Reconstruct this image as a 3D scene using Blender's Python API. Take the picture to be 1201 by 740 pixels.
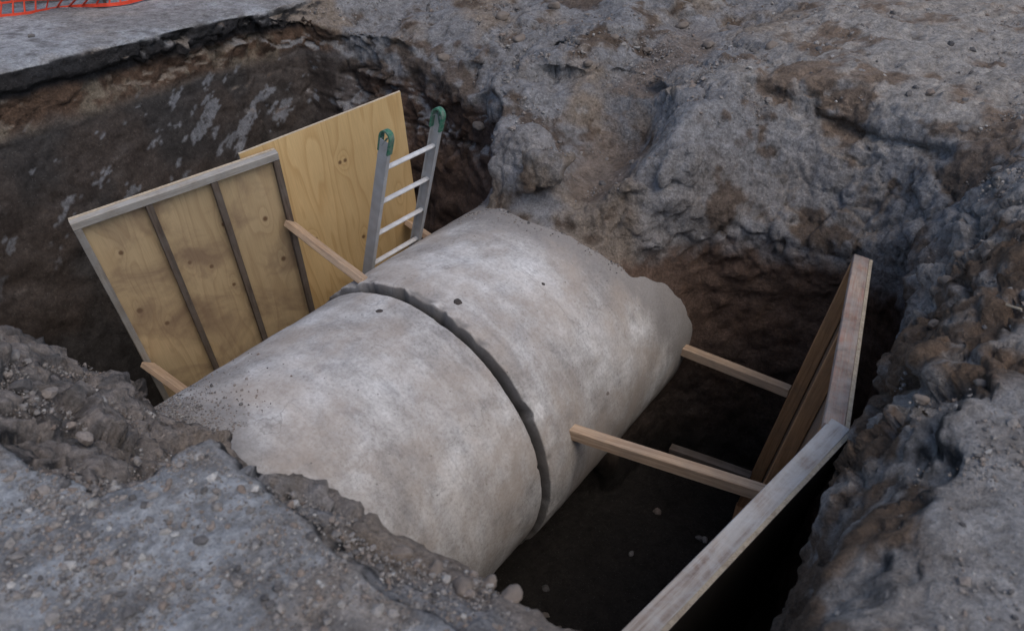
import bpy, bmesh, math, random
import numpy as np
from mathutils import Vector, Matrix

for o in list(bpy.data.objects): bpy.data.objects.remove(o)
scene = bpy.context.scene
COL = scene.collection
rng = np.random.default_rng(7)
random.seed(7)

# ------------------------------------------------------------------ camera
# x: across the pipe, y: along the pipe (joint at y = 0), z: road level = 0
F = 900.0; PR = 0.97
TH = math.radians(34.49); AL = math.radians(35.78)
CAM = np.array([2.71 * PR, -2.68 * PR, 1.6]); AXZ = 1.6 - 3.48 * PR
fw = np.array([-math.sin(AL) * math.cos(TH), math.cos(AL) * math.cos(TH), -math.sin(TH)])
rt = np.array([math.cos(AL), math.sin(AL), 0.0]); up = np.cross(rt, fw)
cd = bpy.data.cameras.new('camera'); cam = bpy.data.objects.new('camera', cd); COL.objects.link(cam)
cd.sensor_width = 36.0; cd.lens = F / 1201 * 36; cd.clip_start = 0.05; cd.clip_end = 500
M = Matrix(((rt[0], up[0], -fw[0]), (rt[1], up[1], -fw[1]), (rt[2], up[2], -fw[2])))
cam.matrix_world = Matrix.Translation(Vector(CAM)) @ M.to_4x4()
cd.dof.use_dof = True; cd.dof.focus_distance = 4.9; cd.dof.aperture_fstop = 2.6
scene.camera = cam

# ------------------------------------------------------------------ light: overcast late daylight
SUN_EL, SUN_AZ = math.radians(56), math.radians(105)      # azimuth from +y towards +x
w = bpy.data.worlds.new('World'); scene.world = w; w.use_nodes = True
nt = w.node_tree; nt.nodes.clear()
sky = nt.nodes.new('ShaderNodeTexSky'); sky.sky_type = 'NISHITA'; sky.sun_disc = False
sky.sun_elevation = SUN_EL; sky.sun_rotation = SUN_AZ; sky.air_density = 1.0; sky.dust_density = 2.3; sky.ozone_density = 1.0
bg = nt.nodes.new('ShaderNodeBackground'); bg.inputs['Strength'].default_value = 0.13
wo = nt.nodes.new('ShaderNodeOutputWorld')
nt.links.new(sky.outputs[0], bg.inputs[0]); nt.links.new(bg.outputs[0], wo.inputs[0])
sl = bpy.data.lights.new('sun', 'SUN'); sl.energy = 0.95; sl.angle = math.radians(45); sl.color = (1.0, 0.95, 0.88)
so = bpy.data.objects.new('sun', sl); COL.objects.link(so)
sd = Vector((math.sin(SUN_AZ) * math.cos(SUN_EL), math.cos(SUN_AZ) * math.cos(SUN_EL), math.sin(SUN_EL)))
so.rotation_euler = sd.to_track_quat('Z', 'Y').to_euler()
scene.view_settings.view_transform = 'Standard'; scene.view_settings.look = 'None'
scene.view_settings.exposure = 0.25; scene.view_settings.gamma = 1.0
try: scene.view_settings.use_curve_mapping = False
except Exception: pass
scene.render.engine = 'CYCLES'
scene.cycles.max_bounces = 6; scene.cycles.diffuse_bounces = 3

# ------------------------------------------------------------------ helpers
def ray(x, y):
    d = fw + rt * (x - 600.5) / F - up * (y - 370) / F
    return d / np.linalg.norm(d)
def hit(x, y, ax, val):
    d = ray(x, y); return CAM + d * ((val - CAM[ax]) / d[ax])
def at_z(x, y, z): return hit(x, y, 2, z)
def smooth(a, b, x):
    t = np.clip((x - a) / (b - a), 0, 1); return t * t * (3 - 2 * t)

def tag(o, label=None, cat=None, group=None, kind=None):
    if label: o['label'] = label
    if cat: o['category'] = cat
    if group: o['group'] = group
    if kind: o['kind'] = kind
    return o
def empty(name, loc):
    o = bpy.data.objects.new(name, None); COL.objects.link(o); o.location = Vector(loc)
    o.empty_display_size = 0.1
    return o
def link(name, me, mat=None, parent=None, mw=None):
    o = bpy.data.objects.new(name, me); COL.objects.link(o)
    if mat is not None and not me.materials: me.materials.append(mat)
    mw = mw if mw is not None else Matrix.Identity(4)
    if parent is not None:
        off = Vector((0, 0, 0)); p = parent; mats = []
        pm = Matrix.Identity(4)
        while p is not None: mats.append(p.matrix_basis); p = p.parent
        for m_ in reversed(mats): pm = pm @ m_
        o.parent = parent; o.matrix_basis = pm.inverted() @ mw
    else: o.matrix_basis = mw
    return o
def pymesh(name, v, f, smooth_=False):
    me = bpy.data.meshes.new(name); me.from_pydata([tuple(map(float, p)) for p in v], [], f); me.update()
    if smooth_: me.polygons.foreach_set('use_smooth', [True] * len(me.polygons))
    return me
def npmesh(name, V, Q, smooth_=True):
    me = bpy.data.meshes.new(name); k = Q.shape[1]
    me.vertices.add(len(V)); me.vertices.foreach_set('co', V.astype(np.float32).ravel())
    me.loops.add(Q.size); me.loops.foreach_set('vertex_index', Q.astype(np.int32).ravel())
    me.polygons.add(len(Q)); me.polygons.foreach_set('loop_start', np.arange(0, Q.size, k, dtype=np.int32))
    try: me.polygons.foreach_set('loop_total', np.full(len(Q), k, dtype=np.int32))
    except Exception: pass
    me.polygons.foreach_set('use_smooth', np.full(len(Q), smooth_))
    me.update(calc_edges=True); me.validate()
    return me

# ------------------------------------------------------------------ vector noise (numpy)
def _hash(ix, iy, iz, seed):
    h = (ix.astype(np.uint32) * np.uint32(374761393)) ^ (iy.astype(np.uint32) * np.uint32(668265263)) ^ (iz.astype(np.uint32) * np.uint32(2147483647 - 58)) ^ np.uint32(seed * 2654435 + 97)
    h = (h ^ (h >> np.uint32(13))) * np.uint32(1274126177)
    h = (h ^ (h >> np.uint32(15))) * np.uint32(2246822519)
    return ((h ^ (h >> np.uint32(16))) & np.uint32(0xFFFFFF)).astype(np.float32) / np.float32(0xFFFFFF)
def vnoise(P, scale, seed=0):
    p = (P * scale + 1000.0); i = np.floor(p).astype(np.int64); f = (p - i).astype(np.float32)
    f = f * f * f * (f * (f * 6 - 15) + 10); out = np.zeros(len(P), np.float32)
    for dx in (0, 1):
        wx = f[:, 0] if dx else 1 - f[:, 0]
        for dy in (0, 1):
            wy = f[:, 1] if dy else 1 - f[:, 1]
            for dz in (0, 1):
                wz = f[:, 2] if dz else 1 - f[:, 2]
                out += wx * wy * wz * _hash(i[:, 0] + dx, i[:, 1] + dy, i[:, 2] + dz, seed)
    return out * 2 - 1
def fbm(P, scale, octv=4, seed=0, gain=0.5, ridged=False):
    a = 1.0; s = np.zeros(len(P), np.float32); t = 0
    for k in range(octv):
        n = vnoise(P, scale * 2.03 ** k, seed + k)
        if ridged: n = 1 - 2 * np.abs(n)
        s += a * n; t += a; a *= gain
    return s / t
def worley(P, scale, seed=0):
    p = P * scale + 1000.0; i = np.floor(p - 0.5).astype(np.int64); best = np.full(len(P), 9.0, np.float32)
    for dx in (0, 1):
        for dy in (0, 1):
            for dz in (0, 1):
                a, b, c = i[:, 0] + dx, i[:, 1] + dy, i[:, 2] + dz
                d = (a + .2 + .6 * _hash(a, b, c, seed) - p[:, 0]) ** 2 + (b + .2 + .6 * _hash(a, b, c, seed + 11) - p[:, 1]) ** 2 + (c + .2 + .6 * _hash(a, b, c, seed + 23) - p[:, 2]) ** 2
                best = np.minimum(best, d)
    return np.sqrt(best)

def facets(P, scale, seed=0):
    """chunky broken-clay relief: each cell is a randomly tilted plane"""
    p = P * scale + 1000.0; i = np.floor(p - 0.5).astype(np.int64); best = np.full(len(P), 9.0, np.float32); sec = best.copy(); val = np.zeros(len(P), np.float32)
    for dx in (0, 1):
        for dy in (0, 1):
            for dz in (0, 1):
                a, b, c = i[:, 0] + dx, i[:, 1] + dy, i[:, 2] + dz
                h = [_hash(a, b, c, seed + k * 11) for k in range(7)]
                e = [a + .2 + .6 * h[0] - p[:, 0], b + .2 + .6 * h[1] - p[:, 1], c + .2 + .6 * h[2] - p[:, 2]]
                d = e[0] ** 2 + e[1] ** 2 + e[2] ** 2
                t = (h[3] - .5) * e[0] + (h[4] - .5) * e[1] + (h[5] - .5) * e[2] + (h[6] - .5) * .5
                m = d < best; sec = np.where(m, best, np.minimum(sec, d)); val = np.where(m, t, val).astype(np.float32); best = np.where(m, d, best)
    return val, np.sqrt(sec) - np.sqrt(best)

# ------------------------------------------------------------------ materials
def new_mat(name):
    m = bpy.data.materials.new(name); m.use_nodes = True
    n = m.node_tree; b = n.nodes['Principled BSDF']; b.inputs['Specular IOR Level'].default_value = 0.3
    return m, n, b
def N(n, typ, **kw):
    k = n.nodes.new(typ)
    for a, v in kw.items():
        if a.startswith('_'): setattr(k, a[1:], v)
        else: k.inputs[a].default_value = v
    return k
def ramp(n, src, stops):
    r = n.nodes.new('ShaderNodeValToRGB'); e = r.color_ramp.elements
    while len(e) < len(stops): e.new(0.5)
    for el, (p, c) in zip(e, stops):
        el.position = p; el.color = (*c, 1) if len(c) == 3 else c
    n.links.new(src, r.inputs[0]); return r.outputs[0]
def mixc(n, fac, a, b, mode='MIX'):
    k = n.nodes.new('ShaderNodeMix'); k.data_type = 'RGBA'; k.blend_type = mode
    for s, v in ((k.inputs[0], fac), (k.inputs[6], a), (k.inputs[7], b)):
        if isinstance(v, (int, float)): s.default_value = v
        elif isinstance(v, (tuple, list)): s.default_value = (*v, 1) if len(v) == 3 else v
        else: n.links.new(v, s)
    return k.outputs[2]
def math_(n, op, a, b=None, c=None, clamp=False):
    k = n.nodes.new('ShaderNodeMath'); k.operation = op; k.use_clamp = clamp
    for s, v in zip(k.inputs, (a, b, c)):
        if v is None: continue
        if isinstance(v, (int, float)): s.default_value = v
        else: n.links.new(v, s)
    return k.outputs[0]
def noise(n, vec, scale, detail=4, rough=0.55, dist=0.0):
    k = N(n, 'ShaderNodeTexNoise', Scale=scale, Detail=detail, Roughness=rough, Distortion=dist)
    n.links.new(vec, k.inputs['Vector']); return k.outputs[0]
def bump(n, b, height, strength, dist):
    k = N(n, 'ShaderNodeBump', Distance=dist)
    if isinstance(strength, (int, float)): k.inputs['Strength'].default_value = strength
    else: n.links.new(strength, k.inputs['Strength'])
    n.links.new(height, k.inputs['Height'])
    n.links.new(k.outputs[0], b.inputs['Normal'])

def soil_material():
    m, n, b = new_mat('soil')
    g = n.nodes.new('ShaderNodeNewGeometry'); pos = g.outputs['Position']
    a = n.nodes.new('ShaderNodeAttribute'); a.attribute_name = 'soil'
    n1 = noise(n, pos, 9, 8, .65); nm_ = noise(n, pos, 24, 7, .7, .3); n2 = noise(n, pos, 60, 5, .7); n3 = noise(n, pos, 260, 3, .6)
    v1 = ramp(n, n1, [(.28, (.62, .60, .58)), (.5, (.98, .98, .98)), (.74, (1.35, 1.34, 1.32))])
    v2 = ramp(n, n2, [(.3, (.66, .65, .64)), (.52, (1, 1, 1)), (.72, (1.38, 1.36, 1.33))])
    v3 = ramp(n, n3, [(.3, (.75, .75, .75)), (.7, (1.25, 1.25, 1.25))])
    c = mixc(n, 1.0, a.outputs['Color'], v1, 'MULTIPLY'); c = mixc(n, 1.0, c, v2, 'MULTIPLY'); c = mixc(n, .8, c, v3, 'MULTIPLY')
    vm = ramp(n, nm_, [(.32, (.55, .52, .49)), (.5, (1, 1, 1)), (.7, (1.25, 1.25, 1.26))]); c = mixc(n, .85, c, vm, 'MULTIPLY')
    # small pale grit and dark bits in the soil
    vo = N(n, 'ShaderNodeTexVoronoi', Scale=75.0); n.links.new(pos, vo.inputs['Vector'])
    sep = n.nodes.new('ShaderNodeSeparateColor'); n.links.new(vo.outputs['Color'], sep.inputs[0])
    near_ = ramp(n, vo.outputs['Distance'], [(.12, (1, 1, 1)), (.3, (0, 0, 0))])
    pick = ramp(n, sep.outputs[0], [(.86, (0, 0, 0)), (.88, (1, 1, 1))])
    gm = math_(n, 'MULTIPLY', near_, pick); gm = math_(n, 'MULTIPLY', gm, .55)
    c = mixc(n, gm, c, mixc(n, .5, (.26, .25, .24), c))
    n.links.new(c, b.inputs['Base Color'])
    n.links.new(a.outputs['Alpha'], b.inputs['Roughness'])
    hh = math_(n, 'ADD', n1, math_(n, 'MULTIPLY', nm_, .8)); hh = math_(n, 'ADD', hh, math_(n, 'MULTIPLY', n2, .4)); hh = math_(n, 'ADD', hh, math_(n, 'MULTIPLY', n3, .15))
    bump(n, b, hh, math_(n, 'MULTIPLY', math_(n, 'SUBTRACT', a.outputs['Alpha'], .5), 2.2, clamp=True), .035)
    return m

def concrete_material():
    m, n, b = new_mat('concrete')
    tc = n.nodes.new('ShaderNodeTexCoord'); ob = tc.outputs['Object']
    g = n.nodes.new('ShaderNodeNewGeometry'); pos = g.outputs['Position']
    big = noise(n, pos, 1.6, 7, .62, .4); mid = noise(n, pos, 7, 8, .65); fine = noise(n, pos, 55, 6, .7); vf = noise(n, pos, 240, 3, .6)
    base = ramp(n, big, [(.30, (.255, .238, .225)), (.47, (.39, .37, .352)), (.6, (.57, .558, .545)), (.8, (.44, .432, .425))])
    c = mixc(n, 1.0, base, ramp(n, mid, [(.3, (.74, .73, .73)), (.5, (1, 1, 1)), (.72, (1.13, 1.13, 1.14))]), 'MULTIPLY')
    c = mixc(n, 1.0, c, ramp(n, fine, [(.3, (.68, .675, .67)), (.52, (1.02, 1.02, 1.02)), (.75, (1.2, 1.2, 1.2))]), 'MULTIPLY')
    # streaks running round the barrel
    mp = N(n, 'ShaderNodeMapping'); mp.inputs['Scale'].default_value = (.7, 7.0, .7); n.links.new(pos, mp.inputs[0])
    st = noise(n, mp.outputs[0], 1.5, 6, .6, .3)
    c = mixc(n, 1.0, c, ramp(n, st, [(.3, (.82, .82, .83)), (.5, (1, 1, 1)), (.68, (1.12, 1.115, 1.11))]), 'MULTIPLY')
    # dark damp blotches and rusty earth stains
    bl = noise(n, pos, 4.3, 9, .72, .6)
    c = mixc(n, math_(n, 'MULTIPLY', ramp(n, bl, [(.54, (0, 0, 0)), (.72, (1, 1, 1))]), .6), c, (.23, .22, .22))
    es = noise(n, pos, 2.3, 6, .6, .2)
    c = mixc(n, math_(n, 'MULTIPLY', ramp(n, es, [(.42, (0, 0, 0)), (.62, (1, 1, 1))]), .6), c, (.36, .30, .25))
    # hairline cracks and scrape marks
    vc = N(n, 'ShaderNodeTexVoronoi', Scale=1.15, _feature='DISTANCE_TO_EDGE'); wv = n.nodes.new('ShaderNodeVectorMath'); wv.operation = 'MULTIPLY_ADD'
    nz_ = N(n, 'ShaderNodeTexNoise', Scale=5.0, Detail=6.0); n.links.new(pos, nz_.inputs['Vector'])
    n.links.new(nz_.outputs['Color'], wv.inputs[0]); wv.inputs[1].default_value = (.35, .35, .35); n.links.new(pos, wv.inputs[2]); n.links.new(wv.outputs[0], vc.inputs['Vector'])
    ck = math_(n, 'MULTIPLY', ramp(n, vc.outputs['Distance'], [(.0, (1, 1, 1)), (.006, (0, 0, 0))]), ramp(n, noise(n, pos, 1.9, 3), [(.5, (0, 0, 0)), (.6, (1, 1, 1))]))
    c = mixc(n, math_(n, 'MULTIPLY', ck, .5), c, (.17, .16, .15))
    ms = N(n, 'ShaderNodeMapping'); ms.inputs['Rotation'].default_value = (.5, .3, .7); ms.inputs['Scale'].default_value = (2.0, 40.0, 40.0); n.links.new(pos, ms.inputs[0])
    sc_ = math_(n, 'MULTIPLY', ramp(n, noise(n, ms.outputs[0], 1.0, 4, .6), [(.6, (0, 0, 0)), (.72, (1, 1, 1))]), ramp(n, noise(n, pos, 2.7, 4), [(.5, (0, 0, 0)), (.66, (1, 1, 1))]))
    c = mixc(n, math_(n, 'MULTIPLY', sc_, .45), c, (.24, .225, .215))
    # circumferential form line every 0.6 m
    sy = n.nodes.new('ShaderNodeSeparateXYZ'); n.links.new(pos, sy.inputs[0])
    fl2 = math_(n, 'ABSOLUTE', math_(n, 'SUBTRACT', math_(n, 'FRACT', math_(n, 'ADD', math_(n, 'DIVIDE', sy.outputs[1], .61), .37)), .5))
    fl2 = math_(n, 'MULTIPLY', ramp(n, fl2, [(0, (1, 1, 1)), (.012, (0, 0, 0))]), ramp(n, big, [(.42, (0, 0, 0)), (.6, (1, 1, 1))]))
    c = mixc(n, math_(n, 'MULTIPLY', fl2, .3), c, (.27, .26, .25))
    # pits
    vo = N(n, 'ShaderNodeTexVoronoi', Scale=34.0); n.links.new(pos, vo.inputs['Vector'])
    sep = n.nodes.new('ShaderNodeSeparateColor'); n.links.new(vo.outputs['Color'], sep.inputs[0])
    pit = math_(n, 'MULTIPLY', ramp(n, vo.outputs['Distance'], [(.08, (1, 1, 1)), (.2, (0, 0, 0))]), ramp(n, sep.outputs[1], [(.93, (0, 0, 0)), (.94, (1, 1, 1))]))
    c = mixc(n, math_(n, 'MULTIPLY', pit, .7), c, (.12, .11, .10))
    # soil smeared on the barrel where it runs into the banks
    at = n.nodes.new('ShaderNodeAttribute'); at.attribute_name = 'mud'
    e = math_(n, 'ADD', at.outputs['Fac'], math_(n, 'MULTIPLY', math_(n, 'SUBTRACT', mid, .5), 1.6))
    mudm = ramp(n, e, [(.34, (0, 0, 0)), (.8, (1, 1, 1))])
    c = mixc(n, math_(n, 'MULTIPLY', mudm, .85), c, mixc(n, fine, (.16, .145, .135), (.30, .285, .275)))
    ag = n.nodes.new('ShaderNodeAttribute'); ag.attribute_name = 'groove_dirt_shade'
    c = mixc(n, ag.outputs['Fac'], c, mixc(n, mid, (.05, .046, .043), (.13, .12, .115)))  # joint recess and collar end: dirt plus shade painted into the colour
    n.links.new(c, b.inputs['Base Color']); b.inputs['Roughness'].default_value = .88
    hh = math_(n, 'ADD', math_(n, 'MULTIPLY', mid, .8), math_(n, 'MULTIPLY', fine, .35)); hh = math_(n, 'ADD', hh, math_(n, 'MULTIPLY', vf, .1))
    hh = math_(n, 'SUBTRACT', hh, math_(n, 'MULTIPLY', pit, .3))
    bump(n, b, hh, .55, .012)
    return m

def wood_material(name, light, dark, dirt, dirt_amt, grey=0.0, rough=.75):
    m, n, b = new_mat(name)
    tc = n.nodes.new('ShaderNodeTexCoord'); ob = tc.outputs['Object']; oi = n.nodes.new('ShaderNodeObjectInfo')
    add = n.nodes.new('ShaderNodeVectorMath'); add.operation = 'ADD'; n.links.new(ob, add.inputs[0])
    cx = n.nodes.new('ShaderNodeCombineXYZ')
    for i, k in enumerate((37.0, 11.0, 23.0)): n.links.new(math_(n, 'MULTIPLY', oi.outputs['Random'], k), cx.inputs[i])
    n.links.new(cx.outputs[0], add.inputs[1]); p = add.outputs[0]
    mp = N(n, 'ShaderNodeMapping'); mp.inputs['Scale'].default_value = (1.6, 30, 30); n.links.new(p, mp.inputs[0])
    gr = noise(n, mp.outputs[0], 1.4, 6, .6, .8)
    mp2 = N(n, 'ShaderNodeMapping'); mp2.inputs['Scale'].default_value = (9, 170, 170); n.links.new(p, mp2.inputs[0])
    fb = noise(n, mp2.outputs[0], 1.2, 3, .6)
    c = ramp(n, gr, [(.3, dark), (.55, light), (.75, tuple(min(1, v * 1.12) for v in light))])
    c = mixc(n, .7, c, ramp(n, fb, [(.3, (.72, .72, .72)), (.6, (1.05, 1.05, 1.05))]), 'MULTIPLY')
    dn = noise(n, p, 5.5, 8, .7, .4)
    c = mixc(n, math_(n, 'MULTIPLY', ramp(n, dn, [(.42, (0, 0, 0)), (.66, (1, 1, 1))]), dirt_amt), c, dirt)
    if grey > 0:
        gn = noise(n, p, 9, 6, .65)
        c = mixc(n, math_(n, 'MULTIPLY', ramp(n, gn, [(.35, (0, 0, 0)), (.6, (1, 1, 1))]), grey), c, (.38, .37, .35))
    n.links.new(c, b.inputs['Base Color']); b.inputs['Roughness'].default_value = rough
    bump(n, b, math_(n, 'ADD', math_(n, 'MULTIPLY', gr, .5), fb), .45, .004)
    return m

def plywood_material(name, light, dark, knots, stain=0.0, stain_col=(.16, .10, .06)):
    """face grain runs along local X; knots = [(x, y, r)] in local metres"""
    m, n, b = new_mat(name)
    tc = n.nodes.new('ShaderNodeTexCoord'); ob = tc.outputs['Object']
    sx = n.nodes.new('ShaderNodeSeparateXYZ'); n.links.new(ob, sx.inputs[0]); X, Y = sx.outputs[0], sx.outputs[1]
    low = N(n, 'ShaderNodeMapping'); low.inputs['Scale'].default_value = (.32, 2.4, 1); n.links.new(ob, low.inputs[0])
    f0 = noise(n, low.outputs[0], 1.5, 2, .45, .15)
    field = math_(n, 'ADD', math_(n, 'MULTIPLY', f0, 11.0), math_(n, 'MULTIPLY', Y, 2.0))
    kmask = None
    for (kx, ky, kr) in knots:
        dx = math_(n, 'MULTIPLY', math_(n, 'SUBTRACT', X, kx), .35); dy = math_(n, 'SUBTRACT', Y, ky)
        d2 = math_(n, 'ADD', math_(n, 'MULTIPLY', dx, dx), math_(n, 'MULTIPLY', dy, dy))
        gss = math_(n, 'EXPONENT', math_(n, 'MULTIPLY', d2, -1 / (kr * 1.6) ** 2))
        field = math_(n, 'ADD', field, math_(n, 'MULTIPLY', gss, 1.8))
        dx2 = math_(n, 'MULTIPLY', math_(n, 'SUBTRACT', X, kx), .8)
        dd = math_(n, 'SQRT', math_(n, 'ADD', math_(n, 'MULTIPLY', dx2, dx2), math_(n, 'MULTIPLY', dy, dy)))
        mk = ramp(n, math_(n, 'DIVIDE', dd, kr * 1.15), [(.35, (1, 1, 1)), (.75, (0, 0, 0))])
        kmask = mk if kmask is None else math_(n, 'MAXIMUM', kmask, mk)
    fr = math_(n, 'FRACT', field)
    band = ramp(n, fr, [(0, (0, 0, 0)), (.55, (.25, .25, .25)), (.9, (1, 1, 1)), (1, (0, 0, 0))])
    c = mixc(n, math_(n, 'MULTIPLY', band, .55), light, dark)
    mp2 = N(n, 'ShaderNodeMapping'); mp2.inputs['Scale'].default_value = (4, 140, 140); n.links.new(ob, mp2.inputs[0])
    fb = noise(n, mp2.outputs[0], 1.5, 3, .6)
    c = mixc(n, .6, c, ramp(n, fb, [(.3, (.84, .83, .82)), (.65, (1.06, 1.06, 1.06))]), 'MULTIPLY')
    tone = noise(n, ob, 1.1, 3, .5)
    c = mixc(n, .9, c, ramp(n, tone, [(.3, (.85, .83, .80)), (.7, (1.12, 1.11, 1.10))]), 'MULTIPLY')
    if kmask is not None: c = mixc(n, math_(n, 'MULTIPLY', kmask, .85), c, (.12, .055, .025))
    if stain > 0:
        sn = noise(n, ob, 2.6, 7, .62, .5)
        c = mixc(n, math_(n, 'MULTIPLY', ramp(n, sn, [(.46, (0, 0, 0)), (.66, (1, 1, 1))]), stain), c, stain_col)
    n.links.new(c, b.inputs['Base Color']); b.inputs['Roughness'].default_value = .62
    bump(n, b, math_(n, 'ADD', fb, math_(n, 'MULTIPLY', band, -.3)), .2, .002)
    return m

def plain_material(name, col, rough=.7, metal=0.0, var=.25, scale=25, dirt=None, dirt_amt=0.0):
    m, n, b = new_mat(name)
    tc = n.nodes.new('ShaderNodeTexCoord'); ob = tc.outputs['Object']
    a = noise(n, ob, scale, 6, .65)
    c = mixc(n, 1.0, col, ramp(n, a, [(.3, (1 - var,) * 3), (.7, (1 + var,) * 3)]), 'MULTIPLY')
    if dirt:
        d = noise(n, ob, scale * .5, 8, .7)
        c = mixc(n, math_(n, 'MULTIPLY', ramp(n, d, [(.42, (0, 0, 0)), (.62, (1, 1, 1))]), dirt_amt), c, dirt)
    n.links.new(c, b.inputs['Base Color']); b.inputs['Roughness'].default_value = rough; b.inputs['Metallic'].default_value = metal
    bump(n, b, a, .3, .004)
    return m

def stone_material():
    m, n, b = new_mat('stone'); oi = n.nodes.new('ShaderNodeObjectInfo')
    g = n.nodes.new('ShaderNodeNewGeometry'); pos = g.outputs['Position']
    src = math_(n, 'FRACT', math_(n, 'ADD', oi.outputs['Random'], math_(n, 'MULTIPLY', g.outputs['Random Per Island'], .999)))
    c = ramp(n, src, [(0, (.075, .07, .07)), (.2, (.15, .14, .135)), (.45, (.24, .22, .205)), (.65, (.19, .15, .125)), (.9, (.26, .245, .23)), (1, (.38, .365, .35))])
    f = noise(n, pos, 90, 6, .7); c = mixc(n, 1.0, c, ramp(n, f, [(.3, (.65, .65, .65)), (.7, (1.3, 1.3, 1.3))]), 'MULTIPLY')
    n.links.new(c, b.inputs['Base Color']); b.inputs['Roughness'].default_value = .92; bump(n, b, f, .5, .006)
    return m

MAT_CLOD = plain_material('clod_earth', (.19, .160, .138), .95, 0, .35, 2.2, (.10, .078, .062), .6)
MAT_SOIL = soil_material(); MAT_CONC = concrete_material(); MAT_STONE = stone_material()
MAT_STRUT = wood_material('strut_wood', (.54, .39, .265), (.38, .25, .16), (.27, .215, .175), .45)
MAT_RAIL_GREY = wood_material('weathered_wood', (.40, .36, .31), (.23, .20, .17), (.18, .16, .14), .55, grey=.6)
MAT_STUD_DARK = wood_material('muddy_stud_wood', (.15, .115, .09), (.075, .055, .042), (.20, .18, .16), .45)
MAT_RAIL_PALE = wood_material('cement_splashed_wood', (.46, .40, .35), (.22, .15, .115), (.55, .545, .535), .95, grey=.25)
MAT_RAIL_RED = wood_material('red_stained_wood', (.42, .31, .24), (.36, .15, .10), (.12, .09, .075), .9, grey=.45)
MAT_STUD_ORANGE = wood_material('wet_orange_wood', (.50, .28, .135), (.34, .175, .08), (.2, .14, .1), .35)
MAT_PLY_EDGE = wood_material('plywood_edge', (.52, .43, .31), (.34, .26, .18), (.3, .25, .2), .4)
MAT_PLY_DARK = plywood_material('form_ply_brown', (.26, .18, .12), (.15, .095, .06), [], .7, (.17, .145, .125))
MAT_PLY_BLACK = plywood_material('form_ply_black', (.045, .038, .032), (.03, .024, .02), [], .6, (.03, .028, .026))  # near-black sheet for the near right panel
MAT_ALU = plain_material('aluminium', (.50, .51, .52), .5, .4, .2, 30, (.36, .345, .33), .7)
MAT_ALU_DUSTY = plain_material('dusty_aluminium', (.62, .62, .62), .6, .2, .2, 40, (.46, .445, .43), .8)
MAT_GREEN = plain_material('green_plastic', (.03, .15, .09), .6, 0, .3, 60, (.16, .17, .155), .75)
MAT_ORANGE = plain_material('orange_plastic', (.62, .06, .025), .5, 0, .2, 20)
MAT_STEEL = plain_material('rusty_steel', (.10, .07, .055), .7, .3, .3, 20)
MAT_PAPER = plain_material('pale_scrap', (.6, .6, .6), .8, 0, .2, 30)
MAT_HOLE = plain_material('lifting_hole_dirt', (.06, .05, .045), .95, 0, .3, 60)

# ------------------------------------------------------------------ terrain: implicit solid, meshed with surface nets
def axis_grid(segs):
    """segs: [(pos, spacing)...] piecewise linear spacing"""
    xs = [segs[0][0]]
    P = [s[0] for s in segs]; S = [s[1] for s in segs]
    while xs[-1] < segs[-1][0]: xs.append(xs[-1] + float(np.interp(xs[-1], P, S)))
    return np.array(xs, np.float32)
GX = axis_grid([(-7.6, .07), (-5.2, .045), (-3.4, .026), (-1.5, .026), (-.3, .02), (.4, .014), (3.0, .013), (3.3, .022), (4.6, .05)])
GY = axis_grid([(-4.2, .04), (-2.7, .014), (-1.2, .014), (-.6, .024), (1.2, .024), (1.5, .02), (2.8, .02), (4.2, .032), (7.6, .07)])
GZ = axis_grid([(-3.35, .05), (-2.2, .04), (-1.2, .022), (-.6, .016), (.12, .016), (.2, .03), (.45, .05)])
NX, NY, NZ = len(GX), len(GY), len(GZ)

def spline_w(G, step, off):
    p = (G - G[0]) / step + off; i = np.floor(p).astype(int); f = p - i
    W = np.zeros((len(G), i.max() + 4), np.float32); r = np.arange(len(G))
    W[r, i] = (1 - f) ** 3 / 6; W[r, i + 1] = (3 * f ** 3 - 6 * f ** 2 + 4) / 6
    W[r, i + 2] = (-3 * f ** 3 + 3 * f ** 2 + 3 * f + 1) / 6; W[r, i + 3] = f ** 3 / 6
    return W
def lattice3(step, zs=1.0):
    Wx, Wy, Wz = spline_w(GX, step, .37), spline_w(GY, step, .61), spline_w(GZ, step * zs, .13)
    L = rng.uniform(-1, 1, (Wx.shape[1], Wy.shape[1], Wz.shape[1])).astype(np.float32)
    A = np.tensordot(Wx, L, (1, 0)); A = np.tensordot(Wy, A, (1, 1)); A = A.transpose(1, 0, 2)
    return np.matmul(A, Wz.T) * 2.2
def lattice2(step):
    Wx, Wy = spline_w(GX, step, .37), spline_w(GY, step, .61)
    L = rng.uniform(-1, 1, (Wx.shape[1], Wy.shape[1])).astype(np.float32)
    return Wx @ L @ Wy.T * 2.0
X2, Y2 = np.meshgrid(GX, GY, indexing='ij')

def poly_sdf(poly):
    d = np.full(X2.shape, 1e9, np.float32); ins = np.zeros(X2.shape, bool); n = len(poly)
    for i in range(n):
        ax_, ay = poly[i]; bx, by = poly[(i + 1) % n]; ex, ey = bx - ax_, by - ay
        t = np.clip(((X2 - ax_) * ex + (Y2 - ay) * ey) / (ex * ex + ey * ey), 0, 1)
        d = np.minimum(d, np.hypot(X2 - ax_ - t * ex, Y2 - ay - t * ey))
        if by != ay: ins ^= ((ay > Y2) != (by > Y2)) & (X2 < ex * (Y2 - ay) / (by - ay) + ax_)
    return np.where(ins, -d, d)

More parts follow.
